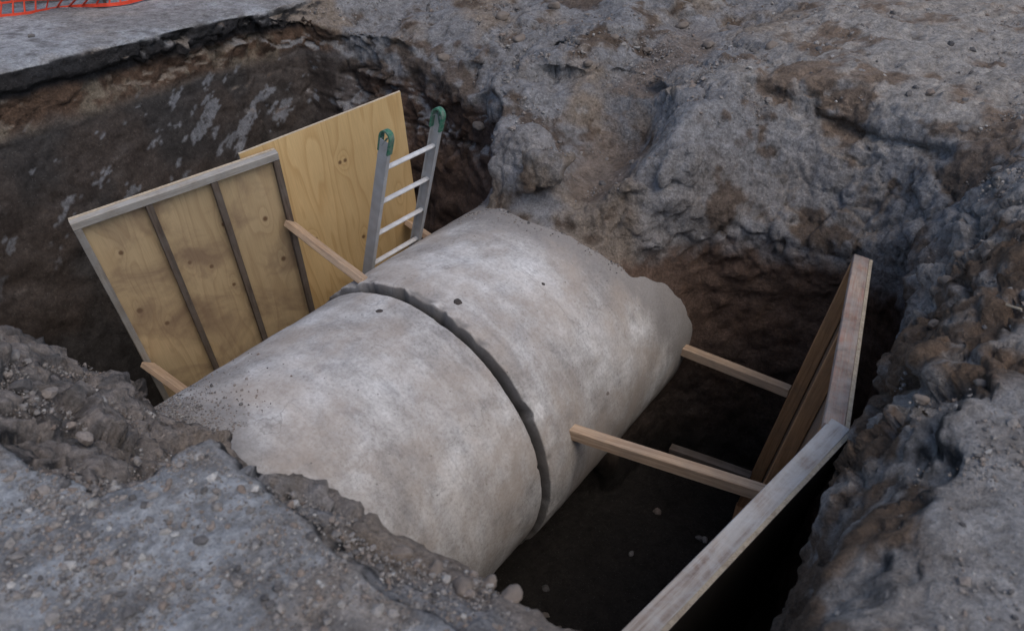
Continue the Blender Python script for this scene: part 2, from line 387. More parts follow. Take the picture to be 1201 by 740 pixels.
# lip outline of the cut (plan)
OUT = [(-3.27, -1.72), (-3.29, -.4), (-3.30, .8), (-3.36, 1.7), (-3.15, 2.15), (-2.6, 2.28), (-1.95, 2.36), (-1.15, 2.14), (-.80, 1.90), (-.52, 1.56), (-.36, 1.32),
       (.0, 1.27), (.36, 1.34), (.66, 1.50), (.86, 1.72), (1.15, 1.92), (1.5, 2.06), (1.95, 2.12), (2.24, 1.98), (2.36, 1.55), (2.42, .85), (2.46, .2), (2.48, -.7), (2.46, -1.35),
       (2.25, -1.56), (1.90, -1.50), (1.58, -1.53), (1.30, -1.60), (1.04, -1.64), (.66, -1.48), (.25, -1.40), (-.25, -1.42), (-.55, -1.60), (-1.4, -1.68)]
PIT = poly_sdf(OUT)

# upper surface height: control points (x, y, z)
HC = []
for x in (-7.5, -5.5, -4.2, -3.4):
    for y in (-4, -2.5, -1.2, 0, 1.2, 2.4, 4.5, 7): HC.append((x, y, 0))
for y in (-4.2, -3.2, -2.5):
    for x in (-2.4, -1.2, -.3, .5, 1.4, 2.3, 3.2, 4.4): HC.append((x, y, 0))
for x in (2.84, 3.2, 4.4):
    for y in (-1.9, -1.2, -.5): HC.append((x, y, 0))
HC += [(.9, -2.1, 0), (1.0, -1.86, .0), (1.3, -1.84, .01), (1.6, -1.84, 0), (1.95, -1.82, 0), (2.3, -1.8, 0), (2.6, -1.75, 0), (2.72, -1.3, 0), (2.74, -.8, 0), (2.74, -.3, 0), (2.6, -1.5, 0)]
# brown ledge under the broken road edge
HC += [(1.3, -1.70, -.10), (1.5, -1.68, -.12), (1.78, -1.66, -.12), (2.05, -1.66, -.11), (2.3, -1.62, -.08), (1.6, -1.57, -.2), (1.72, -1.55, -.2), (2.0, -1.54, -.2)]
# rubble strip on the near left
HC += [(-3.2, -1.9, -.05), (-2.6, -2.15, -.03), (-1.8, -2.2, -.03), (-.9, -2.15, -.03), (-.1, -2.15, -.03), (.35, -2.14, -.02), (.62, -2.08, -.04),
       (-2.6, -1.85, -.2), (-1.6, -1.85, -.22), (-.8, -1.85, -.20), (-.2, -1.85, -.19), (.2, -1.86, -.20), (.48, -1.82, -.30), (.70, -1.88, -.22), (.80, -1.74, -.32), (.60, -1.68, -.46), (.2, -1.64, -.52), (-.3, -1.68, -.40), (-.9, -1.7, -.30),
       (.1, -1.38, -.74), (.5, -1.42, -.7), (-.25, -1.35, -.76)]
# right bank: slope from the rim to the lip
HC += [(2.62, -1.2, -.10), (2.5, -1.2, -.27), (2.62, -.6, -.12), (2.5, -.6, -.34), (2.62, 0, -.14), (2.49, 0, -.38), (2.62, .6, -.16), (2.46, .6, -.46), (2.56, 1.1, -.16), (2.43, 1.1, -.52), (2.40, 1.55, -.45),
       (2.80, .3, -.04), (3.0, .3, 0), (2.80, .8, -.06), (3.05, .9, 0), (2.72, 1.2, -.09), (2.95, 1.5, -.01), (2.60, 1.6, -.11), (2.45, 1.9, -.13), (3.3, 1.0, 0), (3.2, 2, 0.0), (2.7, 2.1, -.02), (4.4, 1.5, 0), (4.4, 3, 0)]
# far right slope
HC += [(2.30, 2.08, -.5), (2.26, 2.3, -.10), (2.0, 2.22, -.62), (1.95, 2.48, -.16), (1.92, 2.62, .0), (1.55, 2.18, -.8), (1.5, 2.42, -.36), (1.45, 2.62, -.07), (1.42, 2.74, .02), (1.2, 2.06, -.78), (1.18, 2.3, -.34), (1.14, 2.56, -.04), (1.1, 2.72, .03),
       (.95, 1.85, -.72), (.98, 2.05, -.34), (.72, 1.62, -.72), (.86, 2.3, -.08), (.85, 2.6, .02), (.85, 3.0, -.13), (.75, 3.3, -.08), (1.1, 2.95, .02), (1.6, 3.2, .0), (2.3, 2.8, .0), (1.2, 4.0, 0), (2.4, 4.2, 0), (3.4, 4.5, 0), (1, 5.5, 0), (3, 7, 0), (1, 7.4, 0)]
# saddle and gully above the buried pipe
HC += [(.4, 1.40, -.70), (0, 1.34, -.72), (-.35, 1.34, -.70), (.35, 1.5, -.68), (.2, 1.6, -.67), (.26, 1.8, -.66), (.14, 1.9, -.65), (.2, 2.1, -.63), (.03, 2.15, -.62), (.30, 2.2, -.61), (.1, 2.37, -.60), (-.08, 2.35, -.58), (.28, 2.37, -.58),
       (-.10, 2.50, -.24), (.10, 2.52, -.24), (.30, 2.50, -.22), (.48, 2.34, -.20), (.1, 2.85, -.26), (0, 3.4, -.20), (-.1, 4.0, -.12), (-.2, 4.8, -.03), (-.2, 5.6, 0), (-.2, 7.2, 0), (.45, 3.1, -.06), (.42, 3.8, -.02),
       (.76, 2.05, -.10), (.78, 1.82, -.20), (.72, 1.62, -.34), (.56, 1.46, -.54), (.46, 1.75, -.58), (.46, 2.05, -.46), (.60, 1.75, -.36), (.60, 2.05, -.22),
       (-.10, 1.50, -.27), (-.28, 1.50, -.26), (.02, 1.43, -.40), (-.38, 1.44, -.42), (-.16, 1.64, -.28), (.06, 1.62, -.58), (-.08, 1.85, -.60), (-.3, 1.94, -.55), (-.48, 1.72, -.40),
       (-.25, 2.28, -.22), (-.6, 2.16, -.22), (-.78, 2.4, -.14), (-1.05, 2.75, -.14), (-.6, 3.1, -.14), (-.6, 4, -.04), (-1.2, 2.3, -.44), (-1.6, 2.5, -.34), (-2.0, 2.58, -.26), (-2.5, 2.46, -.36),
       (-1.6, 2.9, -.12), (-2.2, 2.9, -.10), (-2.9, 2.45, -.22), (-2.9, 2.8, -.04), (-3.3, 2.6, 0), (-1.4, 3.6, -.03), (-2.4, 3.6, 0), (-1, 5, 0), (-2.5, 5.2, 0), (-1.5, 7.2, 0), (-3.2, 7.2, 0), (-3.2, 4.4, 0)]
HC = np.array(HC, np.float64)
def rbf(pts, xq, yq):
    A = np.hypot(pts[:, None, 0] - pts[None, :, 0], pts[:, None, 1] - pts[None, :, 1])
    n = len(pts); K = np.zeros((n + 1, n + 1)); K[:n, :n] = A - np.eye(n) * .02; K[:n, n] = 1; K[n, :n] = 1
    wts = np.linalg.solve(K, np.r_[pts[:, 2], 0])
    out = np.full(xq.shape, wts[n])
    for i in range(n): out += wts[i] * np.hypot(xq - pts[i, 0], yq - pts[i, 1])
    return out
sub = 3
hx, hy = np.r_[GX[::sub], GX[-1:]], np.r_[GY[::sub], GY[-1:]]
Hc = rbf(HC, *np.meshgrid(hx, hy, indexing='ij'))
def interp_axis(src, dst, A):
    i = np.clip(np.searchsorted(src, dst, side='right') - 1, 0, len(src) - 2); t = (dst - src[i]) / np.maximum(src[i + 1] - src[i], 1e-6)
    return A[i] * (1 - t)[:, None] + A[i + 1] * t[:, None]
H = interp_axis(hx, GX, Hc); H = interp_axis(hy, GY, H.T).T.astype(np.float32)

# road (asphalt) plan mask: near corner, right edge and far-left strip
def road_mask(x, y, jit):
    near_ = np.minimum(smooth(-2.10, -2.16, y + jit) + smooth(.84, .9, x + .8 * jit) * smooth(-1.72, -1.77, y + jit), 1)
    right_ = smooth(2.735, 2.785, x + .9 * jit) * smooth(-.05, -.30, y + 2.5 * jit)
    left_ = smooth(-3.24, -3.30, x + .4 * jit) * smooth(-5.15, -4.95, x + 1.5 * jit - .25 * (y - .6)) * smooth(2.75, 2.55, y + jit)
    return np.clip(np.maximum(np.maximum(near_, right_), left_), 0, 1)
jit2 = .06 * lattice2(.40) + .022 * lattice2(.15) + .010 * lattice2(.06)
ROAD2 = road_mask(X2, Y2, jit2).astype(np.float32)
edge = smooth(-7.4, -6.6, X2) * smooth(4.5, 4.0, X2) * smooth(-4.1, -3.7, Y2) * smooth(7.5, 6.8, Y2)
wild = (1 - ROAD2) * edge
H = H * (1 - ROAD2) + ROAD2 * np.maximum(H * .3, -.02)
H += wild * (.035 * lattice2(.55) + .028 * lattice2(.22)) + edge * ROAD2 * (.012 * lattice2(.9) + .004 * lattice2(.2))
fb2 = smooth(.9, .3, X2) * smooth(-3.0, -2.4, X2) * smooth(2.2, 2.6, Y2) * smooth(5.2, 4.2, Y2)
H += fb2 * (.07 * lattice2(.6) + .05 * lattice2(.3) + .025 * lattice2(.13))
H = np.where(edge < .02, 0, H).astype(np.float32)

Z1 = GZ[None, None, :]
S = (Z1 - H[:, :, None]).astype(np.float32)
n_a = lattice3(.42); n_b = lattice3(.17, .8); n_c = lattice3(.075, .8)
amp = np.clip(.35 + .65 * smooth(-2.9, -2.2, X2), 0, 1)[:, :, None] * (1 - .7 * ROAD2)[:, :, None] * edge[:, :, None]
S += amp * np.clip((.15 - Z1) * 3, .0, 1) * .4 * (.05 * n_a + .035 * n_b)

# lumps and slabs standing out of the banks: (pixel x, y, z, radii, yaw, tilt)
def blob(px, py, z, r, yaw=0, tilt=0, roll=0):
    c = at_z(px, py, z); R_ = np.array(Matrix.Rotation(yaw, 3, 'Z') @ Matrix.Rotation(tilt, 3, 'X') @ Matrix.Rotation(roll, 3, 'Y'))
    rad = max(r) * 1.5
    i0, i1 = np.searchsorted(GX, [c[0] - rad, c[0] + rad]); j0, j1 = np.searchsorted(GY, [c[1] - rad, c[1] + rad]); k0, k1 = np.searchsorted(GZ, [c[2] - rad, c[2] + rad])
    if i1 - i0 < 2 or j1 - j0 < 2 or k1 - k0 < 2: return
    dx = (GX[i0:i1] - c[0])[:, None, None]; dy = (GY[j0:j1] - c[1])[None, :, None]; dz = (GZ[k0:k1] - c[2])[None, None, :]
    q = [(R_[0, a] * dx + R_[1, a] * dy + R_[2, a] * dz) / r[a] for a in range(3)]
    k = (np.abs(q[0]) ** 3 + np.abs(q[1]) ** 3 + np.abs(q[2]) ** 3) ** (1 / 3)
    d = (k - 1) * min(r) + .055 * n_b[i0:i1, j0:j1, k0:k1] + .03 * n_c[i0:i1, j0:j1, k0:k1]
    s = S[i0:i1, j0:j1, k0:k1]; kk = .03
    hh = np.clip(.5 + .5 * (s - d) / kk, 0, 1)
    S[i0:i1, j0:j1, k0:k1] = s * (1 - hh) + d * hh - kk * hh * (1 - hh)
for b_ in [(635, 198, -.46, (.20, .14, .12), .5, .2), (610, 215, -.55, (.14, .12, .12), .2, .3),
           (752, 222, -.48, (.15, .08, .09), .6, .4), (778, 214, -.46, (.07, .13, .12), .1, .5), (735, 230, -.58, (.08, .10, .07), .9), (800, 196, -.38, (.12, .08, .12), 1.2, .4),
           (560, 75, -.34, (.24, .16, .14), 1.1, .2), (530, 50, -.28, (.3, .2, .12), .3), (640, 105, -.32, (.2, .28, .13), .9, .2), (460, 62, -.34, (.34, .16, .14), .2), (590, 125, -.42, (.14, .24, .16), .4, .3),
           (1105, 440, -.2, (.08, .16, .08), .3), (1075, 520, -.22, (.08, .14, .08), .2)]:
    blob(*b_)

# the cut: walls with a slight batter, undercut beneath the road crust, rough clay faces
offz = np.interp(GZ, [-3.2, -2.4, -1.0, -.45, -.26, -.17, -.13, .3], [-.30, -.20, -.04, .03, .06, .05, -.005, -.015]).astype(np.float32)
offr = np.interp(GZ, [-3.2, -2.4, -1.4, -1.0, -.6, .3], [.10, .14, .10, .03, 0, 0]).astype(np.float32)     # far-right face is undercut
isR = (smooth(.5, 1.0, X2) * smooth(1.2, 1.7, Y2))[:, :, None].astype(np.float32)
C = PIT[:, :, None] - (offz[None, None, :] * (1 - isR) + offr[None, None, :] * isR)
amp = amp * (1 - .5 * (smooth(.5, 1.0, X2) * smooth(1.4, 1.9, Y2)))[:, :, None]
C = C + amp * (.055 * n_a + .045 * n_b + .018 * n_c)
fl = -3.02 + .03 * n_a                                   # pit floor
C = np.maximum(C, (fl - Z1))
k_ = .035
D = -C
hm = np.clip(.5 - .5 * (S - D) / k_, 0, 1)
S = S * (1 - hm) + D * hm + k_ * hm * (1 - hm)
S -= (1 - .75 * ROAD2)[:, :, None] * edge[:, :, None] * .006 * n_c
del C, D, hm, n_a
RP = np.where(Y2 < .05, PR, PR * 1.035)[:, :, None].astype(np.float32)
dp_ = np.sqrt(X2[:, :, None] ** 2 + (Z1 - AXZ) ** 2) - RP + .016
kf = .14; dd_ = np.where((np.abs(Y2 - .05) > .55)[:, :, None], dp_, 9.0).astype(np.float32)
hm = np.clip(.5 + .5 * (S - dd_) / kf, 0, 1); S = (S * (1 - hm) + dd_ * hm - kf * hm * (1 - hm)).astype(np.float32)
del hm, dd_, dp_
# hollows dug into the surface
def dig(px, py, z, r):
    c = at_z(px, py, z); rad = max(r) * 1.6
    i0, i1 = np.searchsorted(GX, [c[0] - rad, c[0] + rad]); j0, j1 = np.searchsorted(GY, [c[1] - rad, c[1] + rad]); k0, k1 = np.searchsorted(GZ, [c[2] - rad, c[2] + rad])
    q = np.sqrt(((GX[i0:i1] - c[0]) / r[0])[:, None, None] ** 2 + ((GY[j0:j1] - c[1]) / r[1])[None, :, None] ** 2 + ((GZ[k0:k1] - c[2]) / r[2])[None, None, :] ** 2)
    d = (1 - q) * min(r) + .015 * n_b[i0:i1, j0:j1, k0:k1]
    s = S[i0:i1, j0:j1, k0:k1]; kk = .04; hh = np.clip(.5 - .5 * (s - d) / kk, 0, 1)
    S[i0:i1, j0:j1, k0:k1] = s * (1 - hh) + d * hh + kk * hh * (1 - hh)
dig(658, 162, -.46, (.18, .16, .12)); dig(1085, 235, -.30, (.14, .2, .14))
def on_surface(px, py):
    d = ray(px, py)
    for t in np.arange(2.0, 10.0, .012):
        p = CAM + d * t; i, j, k = np.searchsorted(GX, p[0]), np.searchsorted(GY, p[1]), np.searchsorted(GZ, p[2])
        if 0 < i < NX and 0 < j < NY and 0 < k < NZ and S[i, j, k] < 0: return p
    return None
surf_q = [(q_, on_surface(*q_)) for q_ in [(890 + 14 * k, int(100 + 9.5 * k + 3 * math.sin(k * 1.9) - .28 * k * k)) for k in range(16)]]
for q_, p_ in surf_q:
    if p_ is not None: dig(q_[0], q_[1], p_[2], (.09, .06, .030))
for q_ in ((690, 60), (750, 95), (660, 95)): dig(*q_, -.2, (.3, .26, .07))
del n_b, n_c

def surface_nets(S):
    sg = S < 0
    base = sg[:-1, :-1, :-1]; mix_ = np.zeros(base.shape, bool)
    for a in (0, 1):
        for b in (0, 1):
            for c in (0, 1):
                mix_ |= sg[a:NX - 1 + a, b:NY - 1 + b, c:NZ - 1 + c] != base
    I, J, K = np.nonzero(mix_); nv = len(I)
    idx = np.full(mix_.shape, -1, np.int32); idx[I, J, K] = np.arange(nv)
    acc = np.zeros((nv, 3), np.float32); cnt = np.zeros(nv, np.float32)
    for ax in range(3):
        o1, o2 = [k for k in range(3) if k != ax]
        for u in (0, 1):
            for v in (0, 1):
                q = [I.copy(), J.copy(), K.copy()]; q[o1] = q[o1] + u; q[o2] = q[o2] + v
                s0 = S[q[0], q[1], q[2]]; r = [a.copy() for a in q]; r[ax] = r[ax] + 1; s1 = S[r[0], r[1], r[2]]
                m = (s0 < 0) != (s1 < 0); t = np.where(m, s0 / np.where(s0 == s1, 1, s0 - s1), 0)
                p = np.stack([GX[q[0]], GY[q[1]], GZ[q[2]]], 1); G = (GX, GY, GZ)[ax]
                p[:, ax] += t * (G[r[ax]] - G[q[ax]])
                acc += p * m[:, None]; cnt += m
    V = acc / cnt[:, None]; quads = []
    for ax in range(3):
        sl0 = [slice(1, -1)] * 3; sl1 = [slice(1, -1)] * 3; sl0[ax] = slice(0, -1); sl1[ax] = slice(1, None)
        a, b = sg[tuple(sl0)], sg[tuple(sl1)]; e = np.nonzero(a != b); flip = a[e]
        q = [e[k] + (0 if k == ax else 1) for k in range(3)]
        o1, o2 = (ax + 1) % 3, (ax + 2) % 3; cs = []
        for (u, v) in ((-1, -1), (0, -1), (0, 0), (-1, 0)):
            r = [x.copy() for x in q]; r[o1] = r[o1] + u; r[o2] = r[o2] + v; cs.append(idx[r[0], r[1], r[2]])
        Q = np.stack(cs, 1); Q = np.where(flip[:, None], Q, Q[:, ::-1]); quads.append(Q)
    Q = np.concatenate(quads); return V, Q[(Q >= 0).all(1)]
V, Q = surface_nets(S)

# highest solid point per column, used to rest stones on the banks
top_k = NZ - 1 - np.argmax((S < 0)[:, :, ::-1], axis=2); TOP = GZ[top_k]
tk1 = np.minimum(top_k + 1, NZ - 1); ii, jj = np.meshgrid(range(NX), range(NY), indexing='ij')
s0, s1 = S[ii, jj, top_k], S[ii, jj, tk1]; TOP = TOP + np.where(s1 > 0, s0 / np.minimum(s0 - s1, -1e-6), 0) * (GZ[tk1] - GZ[top_k])
del S
def top_at(x, y):
    i = np.clip(np.searchsorted(GX, x) - 1, 0, NX - 2); j = np.clip(np.searchsorted(GY, y) - 1, 0, NY - 2)
    u = (x - GX[i]) / (GX[i + 1] - GX[i]); v = (y - GY[j]) / (GY[j + 1] - GY[j])
    return (TOP[i, j] * (1 - u) + TOP[i + 1, j] * u) * (1 - v) + (TOP[i, j + 1] * (1 - u) + TOP[i + 1, j + 1] * u) * v
def grid_at(A, x, y):
    i = np.clip(np.searchsorted(GX, x), 0, NX - 1); j = np.clip(np.searchsorted(GY, y), 0, NY - 1); return A[i, j]

def vnormals(V, Q):
    n = np.cross(V[Q[:, 2]] - V[Q[:, 0]], V[Q[:, 3]] - V[Q[:, 1]]); out = np.zeros_like(V)
    for k in range(4):
        for c in range(3): out[:, c] += np.bincount(Q[:, k], n[:, c], len(V)).astype(np.float32)
    return out / np.maximum(np.linalg.norm(out, axis=1), 1e-9)[:, None]
nrm = vnormals(V, Q)
x, y, z = V.T
road_v = grid_at(ROAD2, x, y); edge_v = grid_at(edge, x, y); pit_v = grid_at(PIT, x, y)
top_road = road_v * smooth(.45, .75, nrm[:, 2]) * smooth(-.10, -.045, z)
left_wall = smooth(-2.6, -2.9, x) * smooth(2.6, 2.2, y) * smooth(0, -.12, z)
rub = np.clip(smooth(.0, -.04, z) * smooth(-.9, -.5, z), 0, 1)
deep = smooth(-.8, -1.3, z)
gully = smooth(.30, .16, np.abs(x - np.interp(y, [1.4, 2.0, 2.4, 3.0, 4.2], [.30, .18, .10, .1, -.1]))) * smooth(1.42, 1.55, y) * smooth(4.4, 3.4, y) * smooth(-.06, -.15, z)
rax = np.hypot(x, z - AXZ) - np.where(y < .05, PR, PR * 1.035)
pipe_near = smooth(.0, .10, rax)
amp_v = (1 - .7 * gully) * pipe_near * edge_v * (1 - .85 * top_road) * (1 - .85 * left_wall * smooth(-.30, -.45, z)) * (1 - .35 * deep)
w1 = worley(V, 9.0, 3); w2 = worley(V, 24.0, 5)
f1 = fbm(V, 7.0, 4, 21, .55); rd = fbm(V, 4.0, 4, 41, .55, ridged=True)
crumb = np.clip(.35 + 1.2 * fbm(V, 1.7, 2, 77), 0, 1) * (1 - .6 * smooth(2.2, 2.45, x) * smooth(1.9, 1.5, y))                        # crumbly patches against smeared clay
near_f = smooth(3.6, 2.2, np.linalg.norm(V - CAM.astype(np.float32), axis=1))
warp = V + np.stack([fbm(V, 3.0, 3, 61), fbm(V, 3.0, 3, 64), fbm(V, 3.0, 3, 67)], 1) * .12
fa, ca = facets(warp, 3.6, 211); fb_, cb = facets(warp, 9.5, 231)
fbv = grid_at(fb2, x, y)
chunk = np.clip(.55 + 1.1 * fbm(V, 1.1, 2, 87), .1, 1) * np.maximum(smooth(.05, -.1, z), fbv) * smooth(-1.5, -.9, z)
disp = amp_v * (.026 * f1 + .018 * rd + crumb * (.030 * (.45 - w1) + .018 * (.45 - w2)) + chunk * (.17 * fa - .045 * smooth(.10, .0, ca) + .06 * fb_ - .018 * smooth(.12, .0, cb)))
fine_ = fbm(V, 42.0, 2, 91)
far_r = smooth(.4, .8, x) * smooth(1.4, 1.9, y); bank_r = smooth(2.2, 2.45, x) * smooth(1.9, 1.5, y)
sm_ = np.maximum(far_r, bank_r); sd1 = np.array([-.35, -.55, -.75]); sd1 /= np.linalg.norm(sd1); tpar = V @ sd1
sp0 = V * 1.0 - (tpar[:, None] * sd1) * .86
scr = fbm(sp0, 7.0, 4, 251, .55, ridged=True)
disp = disp * (1 - .55 * far_r - .15 * bank_r * (1 - far_r)) + amp_v * sm_ * (.030 * scr + .022 * fbm(V, 11.0, 4, 261, .6))
disp += pipe_near * edge_v * (1 - .5 * top_road) * .004 * fine_ + pipe_near * edge_v * top_road * .004 * fbm(V, 14.0, 3, 95)
V = V + nrm * disp[:, None]
nrm = vnormals(V, Q); x, y, z = V.T

# material colour of each point of the ground (linear albedo) + roughness
def C3(*c): return np.array(c, np.float32)
def mixv(a, b, t): return a * (1 - t[:, None]) + b * t[:, None]
nlow = fbm(V, 1.3, 4, 131); nmid = fbm(V, 3.7, 4, 141); nhi = fbm(V, 13.0, 4, 151)
grey = C3(.225, .222, .228); tan = C3(.23, .19, .155); brown = C3(.095, .066, .047); dark = C3(.055, .047, .043)
col = np.tile(grey, (len(V), 1))
col = mixv(col, tan, smooth(-.05, .35, nlow + .5 * nmid) * (1 - .75 * far_r * smooth(.9, .7, nrm[:, 2])))
col = mixv(col, brown, .85 * smooth(.08, .34, nmid - .4 * nlow + .4 * nhi))
# earth flats at the back right: tan grey dust
flat = smooth(.55, .85, nrm[:, 2]) * smooth(2.2, 2.7, y) * smooth(.3, .9, x)
col = mixv(col, mixv(np.tile(C3(.33, .305, .28), (len(V), 1)), C3(.20, .15, .115), smooth(.0, .4, nmid + .4 * nhi)), flat * .8)
# gully floor: loose brown earth
gul = gully * smooth(.35, .75, nrm[:, 2])
pale = smooth(.75, .5, np.hypot((x + .15) / .55, (y - 1.52) / .25)) + smooth(.75, .5, np.hypot((x - .72) / .3, (y - 1.8) / .5))
col = mixv(col, C3(.265, .262, .268), np.clip(pale, 0, 1) * .7 * (1 - gul))
col = mixv(col, C3(.185, .145, .118), gul * .85)
col = mixv(col, C3(.30, .285, .27), .8 * smooth(.4, .55, fbm(V, 5.5, 4, 271) + .2 * nhi) * smooth(1.6, 2.2, y) * smooth(.5, .2, np.abs(x + .2)))
# right bank, brown and grey mottled
rb = smooth(2.2, 2.4, x) * smooth(1.9, 1.4, y) * (1 - top_road)
col = mixv(col, mixv(np.tile(C3(.27, .25, .235), (len(V), 1)), C3(.125, .085, .058), smooth(-.22, .1, nmid + .45 * nhi)), rb * .92)
# near left rubble: brown crumbs with grey bits
nlb = smooth(-1.2, -1.45, y) * smooth(1.1, .8, x) * (1 - top_road)
col = mixv(col, mixv(np.tile(C3(.225, .19, .165), (len(V), 1)), C3(.11, .10, .095), smooth(.0, .3, nhi + .4 * nmid)), nlb * .8)
led = smooth(-1.75, -1.6, y) * smooth(-1.2, -1.4, y) * smooth(1.1, 1.3, x)
col = mixv(col, C3(.24, .195, .16), led * .8)
# steep faces: fill layer under the road, then damp clay
steep = smooth(.62, .35, nrm[:, 2])
lay = z + .06 * nmid + .04 * nlow
fill = steep * smooth(-.10, -.15, lay) * smooth(-.50, -.36, lay)
fill_l = fill * np.maximum(smooth(-2.6, -3.0, x), .5 * smooth(2.5, 2.7, x))
col = mixv(col, mixv(np.tile(C3(.105, .066, .045), (len(V), 1)), C3(.20, .165, .125), smooth(.15, .4, nmid + .35 * nhi)), fill_l)
lw = smooth(-2.5, -2.9, x) * steep * smooth(-.34, -.48, lay)
clay = mixv(np.tile(C3(.050, .039, .033), (len(V), 1)), C3(.036, .032, .030), smooth(0, .4, nlow))
col = mixv(col, clay, lw)
# pale smears left on the wet wall by the bucket
sp = np.stack([x * 3, (y * .75 + z * .65) * 2.0, (z * .75 - y * .55) * 5.5], 1)
smear = smooth(.25, .29, fbm(sp, 1.7, 5, 171, .62)) * lw * smooth(-1.7, -1.0, z)
col = mixv(col, C3(.19, .195, .21), smear * .85)
# left pit, far corner: red-brown damp earth
fc = smooth(1.4, 1.8, y) * smooth(-.1, -.4, x) * steep * smooth(-.45, -.60, lay) * (1 - lw)
col = mixv(col, C3(.085, .050, .034), fc * .9)
# deep damp earth
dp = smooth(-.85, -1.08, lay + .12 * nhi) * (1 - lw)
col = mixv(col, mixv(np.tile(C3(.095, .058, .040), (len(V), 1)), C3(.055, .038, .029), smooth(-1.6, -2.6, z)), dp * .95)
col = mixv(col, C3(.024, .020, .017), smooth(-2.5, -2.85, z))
# broken black road crust
road_d = np.maximum.reduce([grid_at(ROAD2, x + a_, y + b_) for a_, b_ in ((0, 0), (-.1, 0), (.1, 0), (0, -.1), (0, .05))])
crust = road_d * (1 - smooth(.55, .8, nrm[:, 2])) * smooth(-.24, -.17, lay) * smooth(.02, -.01, z)
col = mixv(col, C3(.022, .022, .025), crust * .95)
# dusty road top
rd_col = mixv(np.tile(C3(.36, .372, .39), (len(V), 1)), C3(.27, .265, .265), smooth(.0, .4, nlow + .4 * nmid))
rd_col = mixv(rd_col, C3(.36, .33, .30), .6 * smooth(.2, .5, fbm(V, 2.2, 3, 191)))
dust_near = smooth(-1.9, -1.6, y) * .0 + smooth(.2, .45, fbm(V, 5.0, 4, 201)) * smooth(-3.0, -2.0, x)
rd_col = mixv(rd_col, C3(.22, .20, .185), dust_near * .5)
rd_col = mixv(rd_col, C3(.30, .25, .205), .7 * smooth(.05, .35, fbm(V, 3.1, 4, 207) + .25 * nhi) * smooth(-2.5, -1.0, x) * smooth(-1.5, -1.9, y))
rd_col = mixv(rd_col, C3(.12, .115, .115), .6 * smooth(.25, .45, fbm(V, 6.5, 4, 209)))
rd_col = mixv(rd_col, C3(.21, .185, .165), .55 * smooth(2.5, 2.7, x))
col = mixv(col, rd_col, top_road)
rough = .93 - .33 * lw * (1 - .3 * smear) - .12 * dp
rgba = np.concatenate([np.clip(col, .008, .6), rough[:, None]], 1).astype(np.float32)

def sub_mesh(name, mask):
    q = Q[mask]; used, inv = np.unique(q, return_inverse=True)
    me = npmesh(name, V[used], inv.reshape(q.shape))
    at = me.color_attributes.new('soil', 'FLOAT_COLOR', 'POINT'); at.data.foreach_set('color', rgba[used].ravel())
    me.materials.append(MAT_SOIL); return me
rfin = np.hypot(V[:, 0], V[:, 2] - AXZ) - np.where(V[:, 1] < .05, PR, PR * 1.035)
hid = (rfin[Q] < -.010).all(1); Q = Q[~hid]
froad = top_road[Q].mean(1) > .5
tag(link('ground', sub_mesh('ground', ~froad)), 'excavated clay and earth banks with a deep pit', kind='structure')
tag(link('road', sub_mesh('road', froad)), 'dusty grey broken road surface around the pit', kind='structure')
# surrounding ground sheet out to the horizon (a frame round the dug area)
x0, x1, y0, y1 = GX[1] + .03, GX[-2] - .03, GY[1] + .03, GY[-2] - .03; B = 300
fv = [(x0, y0), (x1, y0), (x1, y1), (x0, y1), (-B, -B), (B, -B), (B, B), (-B, B)]
fme = pymesh('surrounding_ground', [(a, b, -.012) for a, b in fv], [(4, 5, 1, 0), (5, 6, 2, 1), (6, 7, 3, 2), (7, 4, 0, 3)])
at = fme.color_attributes.new('soil', 'FLOAT_COLOR', 'POINT'); at.data.foreach_set('color', np.tile(np.array([.19, .17, .15, .95], np.float32), (8, 1)).ravel())
fme.materials.append(MAT_SOIL); tag(link('surrounding_ground', fme), 'flat dusty earth stretching away around the dug area', kind='structure')

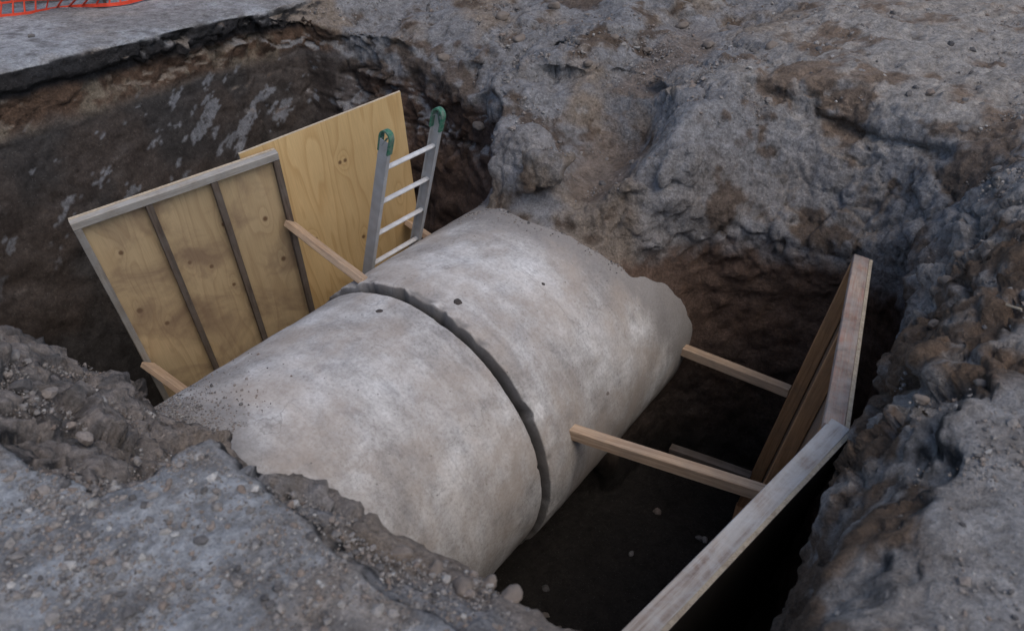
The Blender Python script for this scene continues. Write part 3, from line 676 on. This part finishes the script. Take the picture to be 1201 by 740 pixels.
# ------------------------------------------------------------------ concrete pipes
PW = .15; FR = PR * 1.035
def pipe_mesh(name, prof_out, prof_in, seg=220, jag=None, seed=0):
    """prof: list of (y, r); closed shell outer then inner"""
    yy, rr = [], []
    for (ya, ra), (yb, rb_) in zip(prof_out[:-1], prof_out[1:]):
        n = max(1, int(abs(yb - ya) / .025))
        for k in range(n): yy.append(ya + (yb - ya) * k / n); rr.append(ra + (rb_ - ra) * k / n)
    yy.append(prof_out[-1][0]); rr.append(prof_out[-1][1]); no = len(yy)
    for a, b in prof_in: yy.append(a); rr.append(b)
    yy, rr = np.array(yy), np.array(rr); n = len(yy)
    th_ = np.linspace(0, 2 * math.pi, seg, endpoint=False)
    Yg, Tg = np.meshgrid(yy, th_, indexing='ij'); Rg = np.repeat(rr[:, None], seg, 1)
    P = np.stack([Rg * np.sin(Tg), Yg, Rg * np.cos(Tg)], -1).reshape(-1, 3).astype(np.float32)
    d = .006 * fbm(P + seed, 1.5, 3, 300 + seed) + .0035 * fbm(P + seed, 9, 3, 310 + seed) + .0012 * fbm(P + seed, 40, 2, 320 + seed)
    Rg = Rg + d.reshape(Rg.shape)
    if jag is not None: Yg, Rg = jag(Yg, Tg, Rg)
    P = np.stack([Rg * np.sin(Tg), Yg, Rg * np.cos(Tg) + AXZ], -1).reshape(-1, 3)
    a = np.arange(n - 1)[:, None] * seg; t = np.arange(seg)[None, :]; t2 = (t + 1) % seg
    Qp = np.stack([a + t, a + seg + t, a + seg + t2, a + t2], -1).reshape(-1, 4)
    me = npmesh(name, P, Qp)
    px, py, pz = P.T
    # soil smeared over the barrel near the banks
    ang = np.arctan2(px, pz - AXZ)
    far_line = 1.22 + .55 * np.clip(ang, 0, 2.2) ** 1.5 * .55 - .15 * np.clip(-ang, 0, 1)
    near_line = -1.18 - .15 * np.abs(ang)
    mud = np.maximum(smooth(-.50, .02, py - far_line), smooth(.30, -.16, py - near_line) * smooth(1.0, .2, np.abs(ang + .2)) * 1.0)
    rr2 = np.hypot(px, pz - AXZ)
    groove_dirt_shade = np.maximum(((rr2 < PR - .008) & (np.abs(py - .05) < .2)) * 1.0, ((rr2 < FR - .006) & (py < .09) & (py > .02)) * .55)  # weight of painted dirt and shade: full in the recess, less on the collar end
    ag = me.attributes.new('groove_dirt_shade', 'FLOAT', 'POINT'); ag.data.foreach_set('value', groove_dirt_shade.astype(np.float32))
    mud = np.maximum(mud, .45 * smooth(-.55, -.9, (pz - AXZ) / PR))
    am = me.attributes.new('mud', 'FLOAT', 'POINT'); am.data.foreach_set('value', mud.astype(np.float32))
    return me
def n1d(t, k, s): return fbm(np.stack([np.cos(t) * k, np.sin(t) * k, np.full_like(t, s)], -1).reshape(-1, 3).astype(np.float32), 1.0, 4, 500 + int(s)).reshape(t.shape)
def jag_near(Yg, Tg, Rg):
    e = smooth(-.14, 0, Yg); return Yg + e * .006 * n1d(Tg, 5, 3) - e * .02 * np.clip(n1d(Tg, 18, 4) - .15, 0, 1), Rg
def jag_far(Yg, Tg, Rg):
    e = smooth(.22, .06, Yg)
    tt = np.where(Tg > math.pi, Tg - 2 * math.pi, Tg); up_ = .35 + .65 * smooth(-1.4, -1.0, tt) * smooth(.9, .2, tt)
    chip = np.clip(n1d(Tg, 8, 5) - .30, 0, 1) * 1.4
    return Yg + e * (.007 * n1d(Tg, 5, 7) + .05 * chip * smooth(.14, .05, Yg) + .055 * np.clip(n1d(Tg, 11, 6) - .05, 0, 1) * up_), Rg + e * .005 * n1d(Tg, 12, 9) - e * .035 * np.clip(n1d(Tg, 26, 8), 0, 1) * up_
near_out = [(-3.1, PR), (-.03, PR), (-.012, PR - .001), (-.004, PR - .004), (-.001, PR - .009), (0.0, PR - .013), (0.0, PR - .08), (.001, PR - .096), (.003, PR - .1), (.25, PR - .1)]
near_in = [(.25, PR - PW), (-3.1, PR - PW), (-3.1, PR)]
far_out = [(.24, FR - .132), (.052, FR - .128), (.046, FR - .126), (.045, FR - .11), (.045, FR - .014), (.046, FR - .008), (.049, FR - .003), (.056, FR - .001), (.07, FR), (1.2, FR + .002), (3.6, FR)]
far_in = [(3.6, FR - PW), (.25, FR - PW), (.24, FR - .132)]
p1 = empty('concrete_pipe', (0, -1.3, AXZ - PR)); tag(p1, 'pale concrete pipe section running into the bank below the broken road corner', 'pipe')
p2 = empty('concrete_pipe', (0, 1.3, AXZ - FR)); tag(p2, 'pale concrete pipe section with wider collar, buried under the saddle of clay', 'pipe')
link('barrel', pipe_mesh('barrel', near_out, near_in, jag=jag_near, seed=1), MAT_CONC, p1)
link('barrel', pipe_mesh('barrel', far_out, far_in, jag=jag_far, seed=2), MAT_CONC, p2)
def cyl_hit(px, py, r):
    d = ray(px, py); o = CAM - np.array([0, 0, AXZ]); a = d[0] ** 2 + d[2] ** 2; b = o[0] * d[0] + o[2] * d[2]; c = o[0] ** 2 + o[2] ** 2 - r * r
    return CAM + d * ((-b - math.sqrt(b * b - a * c)) / a)
def clod_mesh(name, r, seed, sub_=2, squash=(1, 1, .7), rough_=.35, angular=False):
    bm = bmesh.new(); bmesh.ops.create_icosphere(bm, subdivisions=sub_, radius=1.0)
    P = np.array([v.co[:] for v in bm.verts], np.float32)
    d = 1 + rough_ * fbm(P + seed * 3.1, 1.1, 3, 700 + seed) + (.12 * (0.5 - worley(P + seed, 1.6, 800 + seed)))
    P = P * d[:, None]
    if angular:
        rs = np.random.default_rng(seed)
        for _ in range(7):
            nn = rs.normal(size=3); nn /= np.linalg.norm(nn); c = rs.uniform(.55, .8); k = P @ nn; P -= np.outer(np.clip(k - c, 0, None), nn).astype(np.float32)
    P = P * np.array(squash, np.float32) * r
    for v, p in zip(bm.verts, P): v.co = Vector([float(q) for q in p])
    me = bpy.data.meshes.new(name); bm.to_mesh(me); bm.free()
    if not angular: me.polygons.foreach_set('use_smooth', [True] * len(me.polygons))
    me.materials.append(MAT_STONE); return me
# plugged lifting holes: small dark earth plugs set in the crown of the barrels
for (px, py, r, par, rr_) in ((445, 365, PR, p1, .022), (537, 354, FR, p2, .028), (637, 333, FR, p2, .014)):
    c = cyl_hit(px, py, r); nn = Vector((c[0], 0, c[2] - AXZ)).normalized()
    me = clod_mesh('lifting_hole_plug', rr_, int(px), 2, (1, 1, .35)); me.materials.clear()
    link('lifting_hole_plug', me, MAT_HOLE, par, Matrix.Translation(Vector(c) - nn * rr_ * .12) @ nn.to_track_quat('Z', 'Y').to_matrix().to_4x4())

# ------------------------------------------------------------------ boards and panels
def frame_mat(o, xd, yd):
    xd = Vector(xd).normalized(); zd = xd.cross(Vector(yd)).normalized(); yd = zd.cross(xd)
    m = Matrix((xd, yd, zd)).transposed().to_4x4(); m.translation = Vector(o); return m
def beam_mesh(name, L, W, T, seed=0, ch=.004, wob=.003):
    """box along local X from 0..L, centred on Y (W) and Z (T), eased edges, a little bow"""
    n = max(2, int(L / .3)); rs = random.Random(seed); a, b = W / 2, T / 2; ch = min(ch, a * .4, b * .4)
    ring = [(a - ch, -b), (a, -b + ch), (a, b - ch), (a - ch, b), (-a + ch, b), (-a, b - ch), (-a, -b + ch), (-a + ch, -b)]
    v, f = [], []; by, bz = rs.uniform(-1, 1) * wob * 1.5, rs.uniform(-1, 1) * wob * 1.5
    for i in range(n + 1):
        t = i / n; bow = 4 * t * (1 - t)
        for (p, q) in ring: v.append((t * L, p + by * bow + rs.uniform(-1, 1) * wob * .4, q + bz * bow + rs.uniform(-1, 1) * wob * .4))
    for i in range(n):
        for k in range(8): f.append((i * 8 + k, i * 8 + (k + 1) % 8, i * 8 + 8 + (k + 1) % 8, i * 8 + 8 + k))
    f.append(tuple(range(7, -1, -1))); f.append(tuple(n * 8 + k for k in range(8)))
    return pymesh(name, v, f)
def beam(name, p0, p1, W, T, widthdir, mat, parent=None, seed=0):
    p0, p1 = Vector(p0), Vector(p1)
    return link(name, beam_mesh(name, (p1 - p0).length, W, T, seed), mat, parent, frame_mat(p0, p1 - p0, widthdir))

def edge_mat(me, face):
    me.materials.append(face); me.materials.append(MAT_PLY_EDGE)
    for p in me.polygons: p.material_index = 1 if abs(p.normal.z) < .7 else 0
def panel(label, O, U, Vd, n, width, height, depth, stud_t, stud_w, mats, rail_h, bottom=True, seed=0, stud_mats=None):
    """O top corner, U along the top, Vd down, n towards the pipe; plywood at the back, timber frame in front"""
    O, U, Vd, n = Vector(O), Vector(U).normalized(), Vector(Vd).normalized(), Vector(n).normalized()
    ctr = O + U * width / 2 + Vd * height
    e = empty('shoring_panel', ctr); tag(e, label, 'shoring panel', 'timber shoring panels beside the pipe')
    th_ = .018
    # sheet: local X runs down the panel so the face grain is upright
    sm = beam_mesh('plywood_sheet', height - .004, width - .004, th_, seed, .0015, .002)
    edge_mat(sm, mats['ply'])
    link('plywood_sheet', sm, mats['ply'], e, frame_mat(O + U * width / 2 + Vd * .002, Vd, U))
    off = n * (th_ / 2 + depth / 2 + .001)
    beam('top_rail', O + off + Vd * rail_h / 2 + U * .001, O + off + Vd * rail_h / 2 + U * (width - .001), depth, rail_h, n, mats['rail'], e, seed + 1)
    if bottom:
        q = O + off + Vd * (height - rail_h / 2)
        beam('bottom_rail', q + U * .001, q + U * (width - .001), depth, rail_h, n, mats['stud'], e, seed + 2)
    for i, t in enumerate(stud_t):
        c = O + off + U * (stud_w / 2 + t * (width - stud_w))
        mt = stud_mats[i] if stud_mats else mats['stud']
        beam('stud', c + Vd * (rail_h + .001), c + Vd * (height - (rail_h + .001 if bottom else 0)), stud_w, depth - .004, U, mt, e, seed + 5 + i)
    return e
def solve_down(O, U, px, py):
    d = Vector(ray(px, py)); c = Vector(CAM); U = Vector(U); t = (Vector(O) - c).dot(U) / d.dot(U)
    return (c + d * t - Vector(O))

# left: framed panel
def meet(px, py, O, n_):
    d = Vector(ray(px, py)); c = Vector(CAM); return c + d * ((Vector(O) - c).dot(n_) / d.dot(n_))
TL = Vector(at_z(79, 257, -.43)); Vd = Vector(ray(564, 1170)).normalized()
TR = meet(322, 174, TL, Vd); U = TR - TL; Wd = U.length; U.normalize()
nrm_l = U.cross(Vd) if U.cross(Vd).x > 0 else Vd.cross(U)
MAT_FORM_PLY = plywood_material('form_ply_yellow', (.58, .44, .26), (.43, .30, .17), [(.35, -.45, .022), (.85, -.5, .03), (1.05, -.38, .024), (.42, .18, .02), (.72, .02, .022), (.95, .12, .02), (.5, .45, .026), (.9, .5, .028), (1.2, .2, .026), (.62, -.1, .02)], .75, (.25, .165, .11))
panel('framed plywood shoring panel with weathered grey top rail and four muddy battens', TL, U, Vd, nrm_l, Wd, 2.44, .045, (0, .335, .665, 1), .042,
      dict(ply=MAT_FORM_PLY, rail=MAT_RAIL_GREY, stud=MAT_STUD_DARK), .055, seed=10, stud_mats=[MAT_RAIL_GREY, MAT_STUD_DARK, MAT_STUD_DARK, MAT_STUD_DARK])
# left: bare sheet behind it
pb = TL - nrm_l * .06; PL, PRt = meet(283, 179, pb, nrm_l), meet(469, 107, pb, nrm_l); U2 = (PRt - PL).normalized()
V2 = (Vd - U2 * Vd.dot(U2)).normalized()
Wp = (PRt - PL).length + .02; c0 = PRt - U2 * Wp
MAT_PLY = plywood_material('pine_plywood', (.68, .48, .235), (.50, .30, .12), [(.36, .05, .02), (.36, .09, .02), (.62, -.45, .018), (.64, -.41, .018), (.9, -.3, .02), (.92, -.26, .02), (1.1, .1, .022), (1.12, .22, .022), (.3, -.5, .016), (.85, .45, .026)], 0)
psm = beam_mesh('plywood_sheet', 2.44, Wp, .018, 3, .0015, .003); edge_mat(psm, MAT_PLY)
ps = link('plywood_sheet', psm, MAT_PLY, None, frame_mat(c0 + U2 * Wp / 2, V2, U2))
tag(ps, 'clean yellow pine plywood sheet standing behind the ladder', 'plywood sheet')

# right: two panels meeting at a blunt angle
A0, A1 = Vector(at_z(752, 740, -.70)), Vector(at_z(985, 500, -.70)); Ua = (A1 - A0).normalized(); A0 = A0 - Ua * .42; A1 = A1 + Ua * .02
B0, B1 = Vector(at_z(981, 493, -.70)), Vector(at_z(1012, 301, -.70)); Ub = (B1 - B0).normalized(); B0 = B0 - Ub * .045
Vb = solve_down(B1, Ub, 868, 600).normalized(); nb = Ub.cross(Vb); nb = nb if nb.x < 0 else -nb
Vr = (Vb - Ua * Vb.dot(Ua)).normalized(); na = Ua.cross(Vr); na = na if na.x < 0 else -na
panel('shoring panel with long cement-splashed pale top rail nearest the broken road corner', A0 - na * .05, Ua, Vr, na, (A1 - A0).length, 2.33, .09, (0, .33, .66, 1), .04,
      dict(ply=MAT_PLY_BLACK, rail=MAT_RAIL_PALE, stud=MAT_STUD_ORANGE), .04, seed=30)
panel('short shoring panel with red-stained top rail and wet orange studs beside the clay face', B0 - nb * .05, Ub, Vb, nb, (B1 - B0).length, 2.36, .09, (0, .5, 1), .04,
      dict(ply=MAT_PLY_DARK, rail=MAT_RAIL_RED, stud=MAT_STUD_ORANGE), .04, seed=40)

# struts between pipe and panels
def strut(label, p0, p1, W=.09, T=.045, seed=0, mat=None, wd=(0, 1, 0)):
    o = beam('wooden_strut', p0, p1, W, T, wd, mat or MAT_STRUT, None, seed); tag(o, label, 'strut', 'wooden struts wedging the panels against the pipe'); return o
s1 = cyl_hit(672, 507, FR)
strut('wooden strut from pipe collar to the cement-splashed panel', s1 - np.array([.02, 0, 0]), at_z(893, 578, -1.50) + np.array([.09, .02, 0]), .07, .075, 51)
s2 = np.array([1.0, 1.83, -1.83])
strut('wooden strut from buried pipe to the red-railed panel', s2 - np.array([.03, 0, 0]), at_z(926, 459, -1.83) + np.array([.0, 0, 0]), .07, .07, 52)
strut('low wooden strut in the dark at the foot of the red-railed panel', at_z(786, 527, -2.45), at_z(880, 560, -2.45), .07, .07, 53, MAT_STUD_DARK)
l1 = np.array(meet(340, 263, TL + nrm_l * .06, nrm_l))
strut('wooden strut from framed panel to pipe joint below the ladder', l1, at_z(430, 332, l1[2] - .02), .085, .045, 54, None, (0, .85, -.5))
l2 = meet(173, 428, TL + nrm_l * .075, nrm_l)
strut('short wooden strut at the bottom corner of the framed panel by the near bank', l2, l2 + Vector((.62, -.02, -.03)), .10, .04, 55, None, (0, .8, -.6))
l3 = np.array(meet(480, 262, pb + nrm_l * .03, nrm_l))
strut('wooden strut behind the ladder against the plain plywood sheet', l3, at_z(522, 292, l3[2] - .02), .085, .045, 56, None, (0, .85, -.5))

# ------------------------------------------------------------------ aluminium ladder leaning on the pipe
La, Lb = Vector(at_z(452, 157, -.10)), Vector(at_z(517, 129, -.10))
Ul = (Lb - La).normalized(); wl = (Lb - La).length
dn = solve_down(La, Ul, 430.5, 318).normalized()
nl_ = Ul.cross(dn).normalized(); LEN = 2.72
lad = empty('ladder', La + Ul * wl / 2 + dn * LEN); tag(lad, 'aluminium ladder with green end caps leaning between plywood sheet and pipe', 'ladder')
def rail_mesh(seed):
    """channel: local X down the rail, Y depth, Z across (web at one side); rounded top end"""
    dpt, wdt, t = .078, .028, .004; v, f = [], []
    bm = bmesh.new()
    def box(x0, x1, y0, y1, z0, z1):
        r = bmesh.ops.create_cube(bm, size=1.0); 
        for q in r['verts']: q.co = Vector((x0 + (q.co.x + .5) * (x1 - x0), y0 + (q.co.y + .5) * (y1 - y0), z0 + (q.co.z + .5) * (z1 - z0)))
    box(.05, LEN, -dpt / 2, dpt / 2, -t / 2, t / 2)
    box(.05, LEN, dpt / 2 - t, dpt / 2, t / 2 + .0005, wdt); box(.05, LEN, -dpt / 2, -dpt / 2 + t, t / 2 + .0005, wdt)
    me = bpy.data.meshes.new('rail'); bm.to_mesh(me); bm.free(); return me
def cap_mesh():
    """green plastic end: an upright loop closing the channel"""
    bm = bmesh.new(); r, ti, d = .046, .012, .036; pts = []
    for k in range(13):
        a = math.pi * k / 12; pts.append((.035 - r * 1.15 * math.sin(a), -r * math.cos(a)))
    pts = [(.135, -r * .95)] + pts + [(.135, r * .95)]
    ring = []
    for i, (px, py) in enumerate(pts):
        cx, cy = .06, 0; l = math.hypot(px - cx, py); qx, qy = px + (cx - px) / l * ti, py - py / l * ti
        if i in (0, len(pts) - 1): qx = px; qy = py * (1 - ti / r)
        ring.append([bm.verts.new((px, py, -.006)), bm.verts.new((px, py, d)), bm.verts.new((qx, qy, d)), bm.verts.new((qx, qy, -.006))])
    for a, b in zip(ring[:-1], ring[1:]):
        for k in range(4): bm.faces.new((a[k], b[k], b[(k + 1) % 4], a[(k + 1) % 4]))
    bm.faces.new(ring[0][::-1]); bm.faces.new(ring[-1])
    # cross web inside the loop
    r_ = bmesh.ops.create_cube(bm, size=1.0)
    for q in r_['verts']: q.co = Vector((.06 + q.co.x * .07, .0 + q.co.y * .008 + q.co.x * .03, .004 + q.co.z * .012))
    bmesh.ops.recalc_face_normals(bm, faces=bm.faces); me = bpy.data.meshes.new('end_cap'); bm.to_mesh(me); bm.free(); return me
for (P0, zd) in ((La, Ul), (Lb, -Ul)):
    # local Z points inwards (flanges towards the other rail)
    xd = dn; yd = zd.cross(xd); m = frame_mat(P0, xd, yd)
    rail = link('side_rail', rail_mesh(0), MAT_ALU, lad, m)
    link('end_cap', cap_mesh(), MAT_GREEN, rail, m)
def rung_mesh(L):
    bm = bmesh.new(); n = 10; rings = []
    for xx in (0, L):
        rg = []
        for k in range(n):
            a = 2 * math.pi * k / n; rg.append(bm.verts.new((xx, .019 * math.cos(a), .013 * math.sin(a) * (1.0 if math.sin(a) < 0 else .75))))
        rings.append(rg)
    for k in range(n): bm.faces.new((rings[0][k], rings[0][(k + 1) % n], rings[1][(k + 1) % n], rings[1][k]))
    bm.faces.new(rings[0][::-1]); bm.faces.new(rings[1]); me = bpy.data.meshes.new('rung'); bm.to_mesh(me); bm.free(); return me
rm = rung_mesh(wl - .006); rm.materials.append(MAT_ALU_DUSTY)
k = 0
for i in range(9):
    s = .265 + i * .268
    link('rung', rm, None, lad, frame_mat(La + dn * s + Ul * .003, Ul, nl_))

# ------------------------------------------------------------------ orange barrier net across the road
f0, f1_ = Vector(at_z(-60, 33, 0)), Vector(at_z(175, -3, 0)); fd = (f1_ - f0).normalized(); f0 = f0 - fd * 1.2; FL = (f1_ - f0).length + .9
fe = empty('barrier_net', f0 + fd * FL / 2); tag(fe, 'orange plastic barrier net strung on thin posts across the road', 'barrier net')
def tube(pts, r, n=4):
    v, f = [], []
    for i, p in enumerate(pts):
        p = Vector(p); t = (Vector(pts[min(i + 1, len(pts) - 1)]) - Vector(pts[max(i - 1, 0)])).normalized()
        a = t.cross(Vector((.3, .1, .95))).normalized() if abs(t.z) < .9 else t.cross(Vector((1, 0, 0))).normalized(); b = t.cross(a)
        for k in range(n):
            q = 2 * math.pi * k / n + .4; v.append(p + a * r * math.cos(q) + b * r * math.sin(q))
    for i in range(len(pts) - 1):
        for k in range(n): f.append((i * n + k, i * n + (k + 1) % n, (i + 1) * n + (k + 1) % n, (i + 1) * n + k))
    return v, f
side = Vector((-fd.y, fd.x, 0))
def netp(s, h):
    sag = .10 * math.sin(s * 2.3) + .07 * math.sin(s * 5.1 + 1) + .04 * math.sin(s * 11.3 + h * 5)
    return f0 + fd * s + side * (.08 * math.sin(s * 1.7) + .10 * math.sin(s * 4.1 + h * 9) + .06 * math.sin(s * 9.7 + h * 14)) + Vector((0, 0, .02 + h + sag * (.2 + h) * .5))
vv, ff = [], []
def addt(pts, r):
    v, f = tube(pts, r); o = len(vv); vv.extend(v); ff.extend([tuple(o + i for i in q) for q in f])
NR = 10
for j in range(NR + 1):
    h = j / NR * 1.0; addt([netp(s, h) for s in np.arange(0, FL, .08)], .02 if j in (0, NR) else .011)
for s in np.arange(0, FL, .09): addt([netp(s + (.02 if k % 2 else -.02), k / NR) for k in range(NR + 1)], .009)
nm = pymesh('net', vv, ff); link('net', nm, MAT_ORANGE, fe)
for s in (.3, 2.4, FL - .25):
    p = f0 + fd * s - side * .10; beam('post', p + Vector((0, 0, -.15)), p + Vector((0, 0, 1.15)), .022, .022, (1, 0, 0), MAT_STEEL, fe, 77)

# ------------------------------------------------------------------ stones and clods
bases = [clod_mesh('stone', 1.0, 40 + i, 2, (1, .85 - .1 * (i % 3), .62 + .06 * (i % 2)), .4, angular=True) for i in range(8)]
clods = []
for i_ in range(6):
    cm = clod_mesh('earth_clod', 1.0, 140 + i_, 3, (1, .8, .6), .55); cm.materials.clear(); cm.materials.append(MAT_CLOD); clods.append(cm)
def stone(px, py, zguess, size, label, group, base=None, name='stone'):
    p = at_z(px, py, zguess)
    for _ in range(6):                                   # slide along the pixel ray until it meets the ground
        p = at_z(px, py, float(top_at(p[0], p[1])) * .7 + p[2] * .3)
    zt = float(top_at(p[0], p[1]))
    o = bpy.data.objects.new(name, clods[random.randrange(6)] if name == 'earth_clod' else bases[random.randrange(8) if base is None else base]); COL.objects.link(o)
    o.location = (p[0], p[1], zt + size * .12); o.scale = (size,) * 3
    o.rotation_euler = (random.uniform(-.4, .4), random.uniform(-.4, .4), random.uniform(0, 6.28))
    return tag(o, label, 'stone' if name == 'stone' else 'clod', group)
rub_l = 'broken stone among the rubble below the near road edge'
for (px, py, s) in [(140, 497, .045), (100, 515, .05), (175, 520, .035), (160, 540, .03), (205, 505, .03), (60, 462, .05), (25, 455, .06), (70, 430, .045), (190, 545, .03), (120, 470, .035), (85, 500, .03), (15, 420, .05), (220, 530, .025), (150, 458, .03)]:
    stone(px, py, -.15, s * .7, rub_l, 'stones in the near rubble strip')
for (px, py, s) in [(255, 577, .016), (284, 576, .019), (142, 627, .014), (345, 592, .018), (352, 673, .014), (325, 690, .016), (300, 540, .012), (365, 630, .018), (232, 545, .012), (405, 690, .014), (300, 660, .018), (390, 610, .014), (270, 600, .010), (430, 700, .014)]:
    stone(px, py, 0, s, 'small pale stone lying on the dusty near road corner', 'small stones on the near road corner')
for (px, py, s) in [(470, 650, .03), (510, 668, .026), (545, 690, .03), (600, 700, .034), (640, 715, .028), (655, 727, .026), (575, 684, .022)]:
    stone(px, py, -.1, s, 'crumbling brown clod on the ledge under the broken road edge', 'clods on the ledge', name='earth_clod')
for (px, py, s) in [(1110, 330, .05), (1125, 300, .045), (1095, 380, .04), (1145, 375, .04), (1120, 430, .045), (1080, 470, .04), (1150, 450, .035), (1060, 610, .025), (1025, 640, .025), (1160, 300, .05), (1130, 260, .05)]:
    stone(px, py, -.1, s * .65, 'rough grey-brown clod on the steep right bank', 'clods on the right bank', name='earth_clod')
for (px, py, s) in [(590, 20, .06), (660, 30, .05), (720, 45, .045), (610, 50, .06), (560, 85, .05), (690, 75, .04), (640, 65, .05), (520, 60, .05), (470, 80, .06), (760, 60, .04), (800, 30, .05), (830, 55, .06), (850, 40, .05), (905, 55, .05), (650, 8, .06)]:
    stone(px, py, -.2, s, 'lumpy clay clod scattered on the far bank behind the ladder and gully', 'clods on the far bank', name='earth_clod')
for (px, py, s) in [(960, 60, .04), (1010, 85, .035), (1040, 60, .03), (1090, 110, .035), (1130, 150, .04), (1160, 120, .03), (1000, 40, .03), (1170, 200, .04), (1060, 130, .03), (920, 30, .035)]:
    stone(px, py, 0, s, 'small stone on the trampled earth above the far right clay face', 'stones on the trampled earth')
for (px, py, s) in [(820, 632, .035), (697, 607, .03), (770, 600, .04), (845, 548, .035), (640, 690, .04), (740, 650, .03)]:
    stone(px, py, -3.0, s, 'stone lying on the dark floor of the pit', 'stones on the pit floor')
stone(37, 44, 0, .035, 'flat pale scrap lying alone on the far road strip', 'scraps', 1, 'road_scrap')['category'] = 'scrap'
tw = beam('twig', at_z(1180, 357, 0) + np.array([0, 0, .0]), at_z(1197, 366, 0) + np.array([0, 0, .01]), .008, .006, (0, 0, 1), MAT_PLY_EDGE, None, 9)
tag(tw, 'short pale splinter of wood lying on the right bank', 'splinter')

# loose gravel and crumbs: far too many to count
def gravel(name, label, n, sampler, smin, smax, power=2.6, mat=MAT_STONE):
    P, Sz = sampler(n, smin, smax, power)
    t = (1 + 5 ** .5) / 2
    iv = np.array([(-1, t, 0), (1, t, 0), (-1, -t, 0), (1, -t, 0), (0, -1, t), (0, 1, t), (0, -1, -t), (0, 1, -t), (t, 0, -1), (t, 0, 1), (-t, 0, -1), (-t, 0, 1)], np.float32) / math.hypot(1, t)
    it = np.array([(0, 11, 5), (0, 5, 1), (0, 1, 7), (0, 7, 10), (0, 10, 11), (1, 5, 9), (5, 11, 4), (11, 10, 2), (10, 7, 6), (7, 1, 8), (3, 9, 4), (3, 4, 2), (3, 2, 6), (3, 6, 8), (3, 8, 9), (4, 9, 5), (2, 4, 11), (6, 2, 10), (8, 6, 7), (9, 8, 1)])
    m = len(P); q = rng.normal(size=(m, 4)); q /= np.linalg.norm(q, axis=1)[:, None]; a, b, c, d = q.T
    Rm = np.stack([1 - 2 * (c * c + d * d), 2 * (b * c - a * d), 2 * (b * d + a * c), 2 * (b * c + a * d), 1 - 2 * (b * b + d * d), 2 * (c * d - a * b), 2 * (b * d - a * c), 2 * (c * d + a * b), 1 - 2 * (b * b + c * c)], 1).reshape(m, 3, 3)
    loc = iv[None] * rng.uniform(.65, 1.25, (m, 12, 1)) * rng.uniform(.6, 1.15, (m, 1, 3))
    loc = np.einsum('mij,mkj->mki', Rm, loc) * Sz[:, None, None]; loc[:, :, 2] *= .8
    Vg = (P[:, None, :] + loc).reshape(-1, 3); Tg = (it[None] + np.arange(m)[:, None, None] * 12).reshape(-1, 3)
    me = npmesh(name, Vg, Tg, False); o = link(name, me, mat); return tag(o, label, kind='stuff')
def samp(boxes, dens=None):
    def f(n, smin, smax, power):
        ws = np.array([b[4] for b in boxes], float); ws /= ws.sum(); pick = rng.choice(len(boxes), n, p=ws); bx = np.array([b[:4] for b in boxes])[pick]
        px = rng.uniform(bx[:, 0], bx[:, 1]); py = rng.uniform(bx[:, 2], bx[:, 3])
        Pn = np.stack([px, py, np.zeros(n)], 1).astype(np.float32); keep = rng.uniform(-.5, .5, n) < fbm(Pn, 2.6, 3, 900) * 1.4 + .1
        pz = top_at(px, py); keep &= (pz > -1.0) & (np.abs(top_at(px + .03, py) - pz) < .035) & (np.abs(top_at(px, py + .03) - pz) < .035)
        if dens is not None: keep &= dens(px, py, pz)
        sz = smin * (1 - rng.uniform(0, 1, n) * (1 - (smin / smax) ** power)) ** (-1 / power)
        return np.stack([px, py, pz + sz * .25], 1)[keep], sz[keep]
    return f
gravel('gravel', 'fine loose grit and crumbs over the road and near rubble', 46000, samp([(-1.5, .95, -2.2, -1.5, 5), (.7, 2.5, -2.4, -1.55, 5), (2.4, 3.1, -1.8, .4, 1.5), (-.6, 1.2, -2.9, -2.0, 1.2)]), .0022, .020, 2.1)
def pipe_samp(n, smin, smax, power):
    ang = rng.uniform(-.55, .75, n); fl_ = 1.22 + .3 * np.clip(ang, 0, 2.2) ** 1.5 - .15 * np.clip(-ang, 0, 1)
    yy = fl_ + .06 - rng.exponential(.06, n); sz = smin * (1 - rng.uniform(0, 1, n) * (1 - (smin / smax) ** power)) ** (-1 / power)
    return np.stack([np.sin(ang) * (FR + sz * .3), yy, np.cos(ang) * (FR + sz * .3) + AXZ], 1), sz
gravel('gravel', 'earth crumbs spilled on the crown of the buried pipe', 1500, pipe_samp, .003, .014, 2.6)
def near_samp(n, smin, smax, power):
    ang = rng.uniform(-.62, .12, n); yy = -1.42 + rng.exponential(.09, n); sz = smin * (1 - rng.uniform(0, 1, n) * (1 - (smin / smax) ** power)) ** (-1 / power)
    return np.stack([np.sin(ang) * (PR + sz * .3), yy, np.cos(ang) * (PR + sz * .3) + AXZ], 1), sz
gravel('gravel', 'dark grit spilled on the near pipe below the rubble strip', 2600, near_samp, .003, .013, 2.6)
gravel('gravel', 'loose earth crumbs over the banks and gully', 30000, samp([(-.9, 1.1, 1.35, 3.6, 4), (2.2, 3.0, -.6, 2.2, 2.5), (-3.2, -.6, 2.3, 3.6, 2), (.7, 2.8, 2.5, 5.5, 3), (-1, 1, 3.4, 6, 1)]), .004, .035, 2.5)
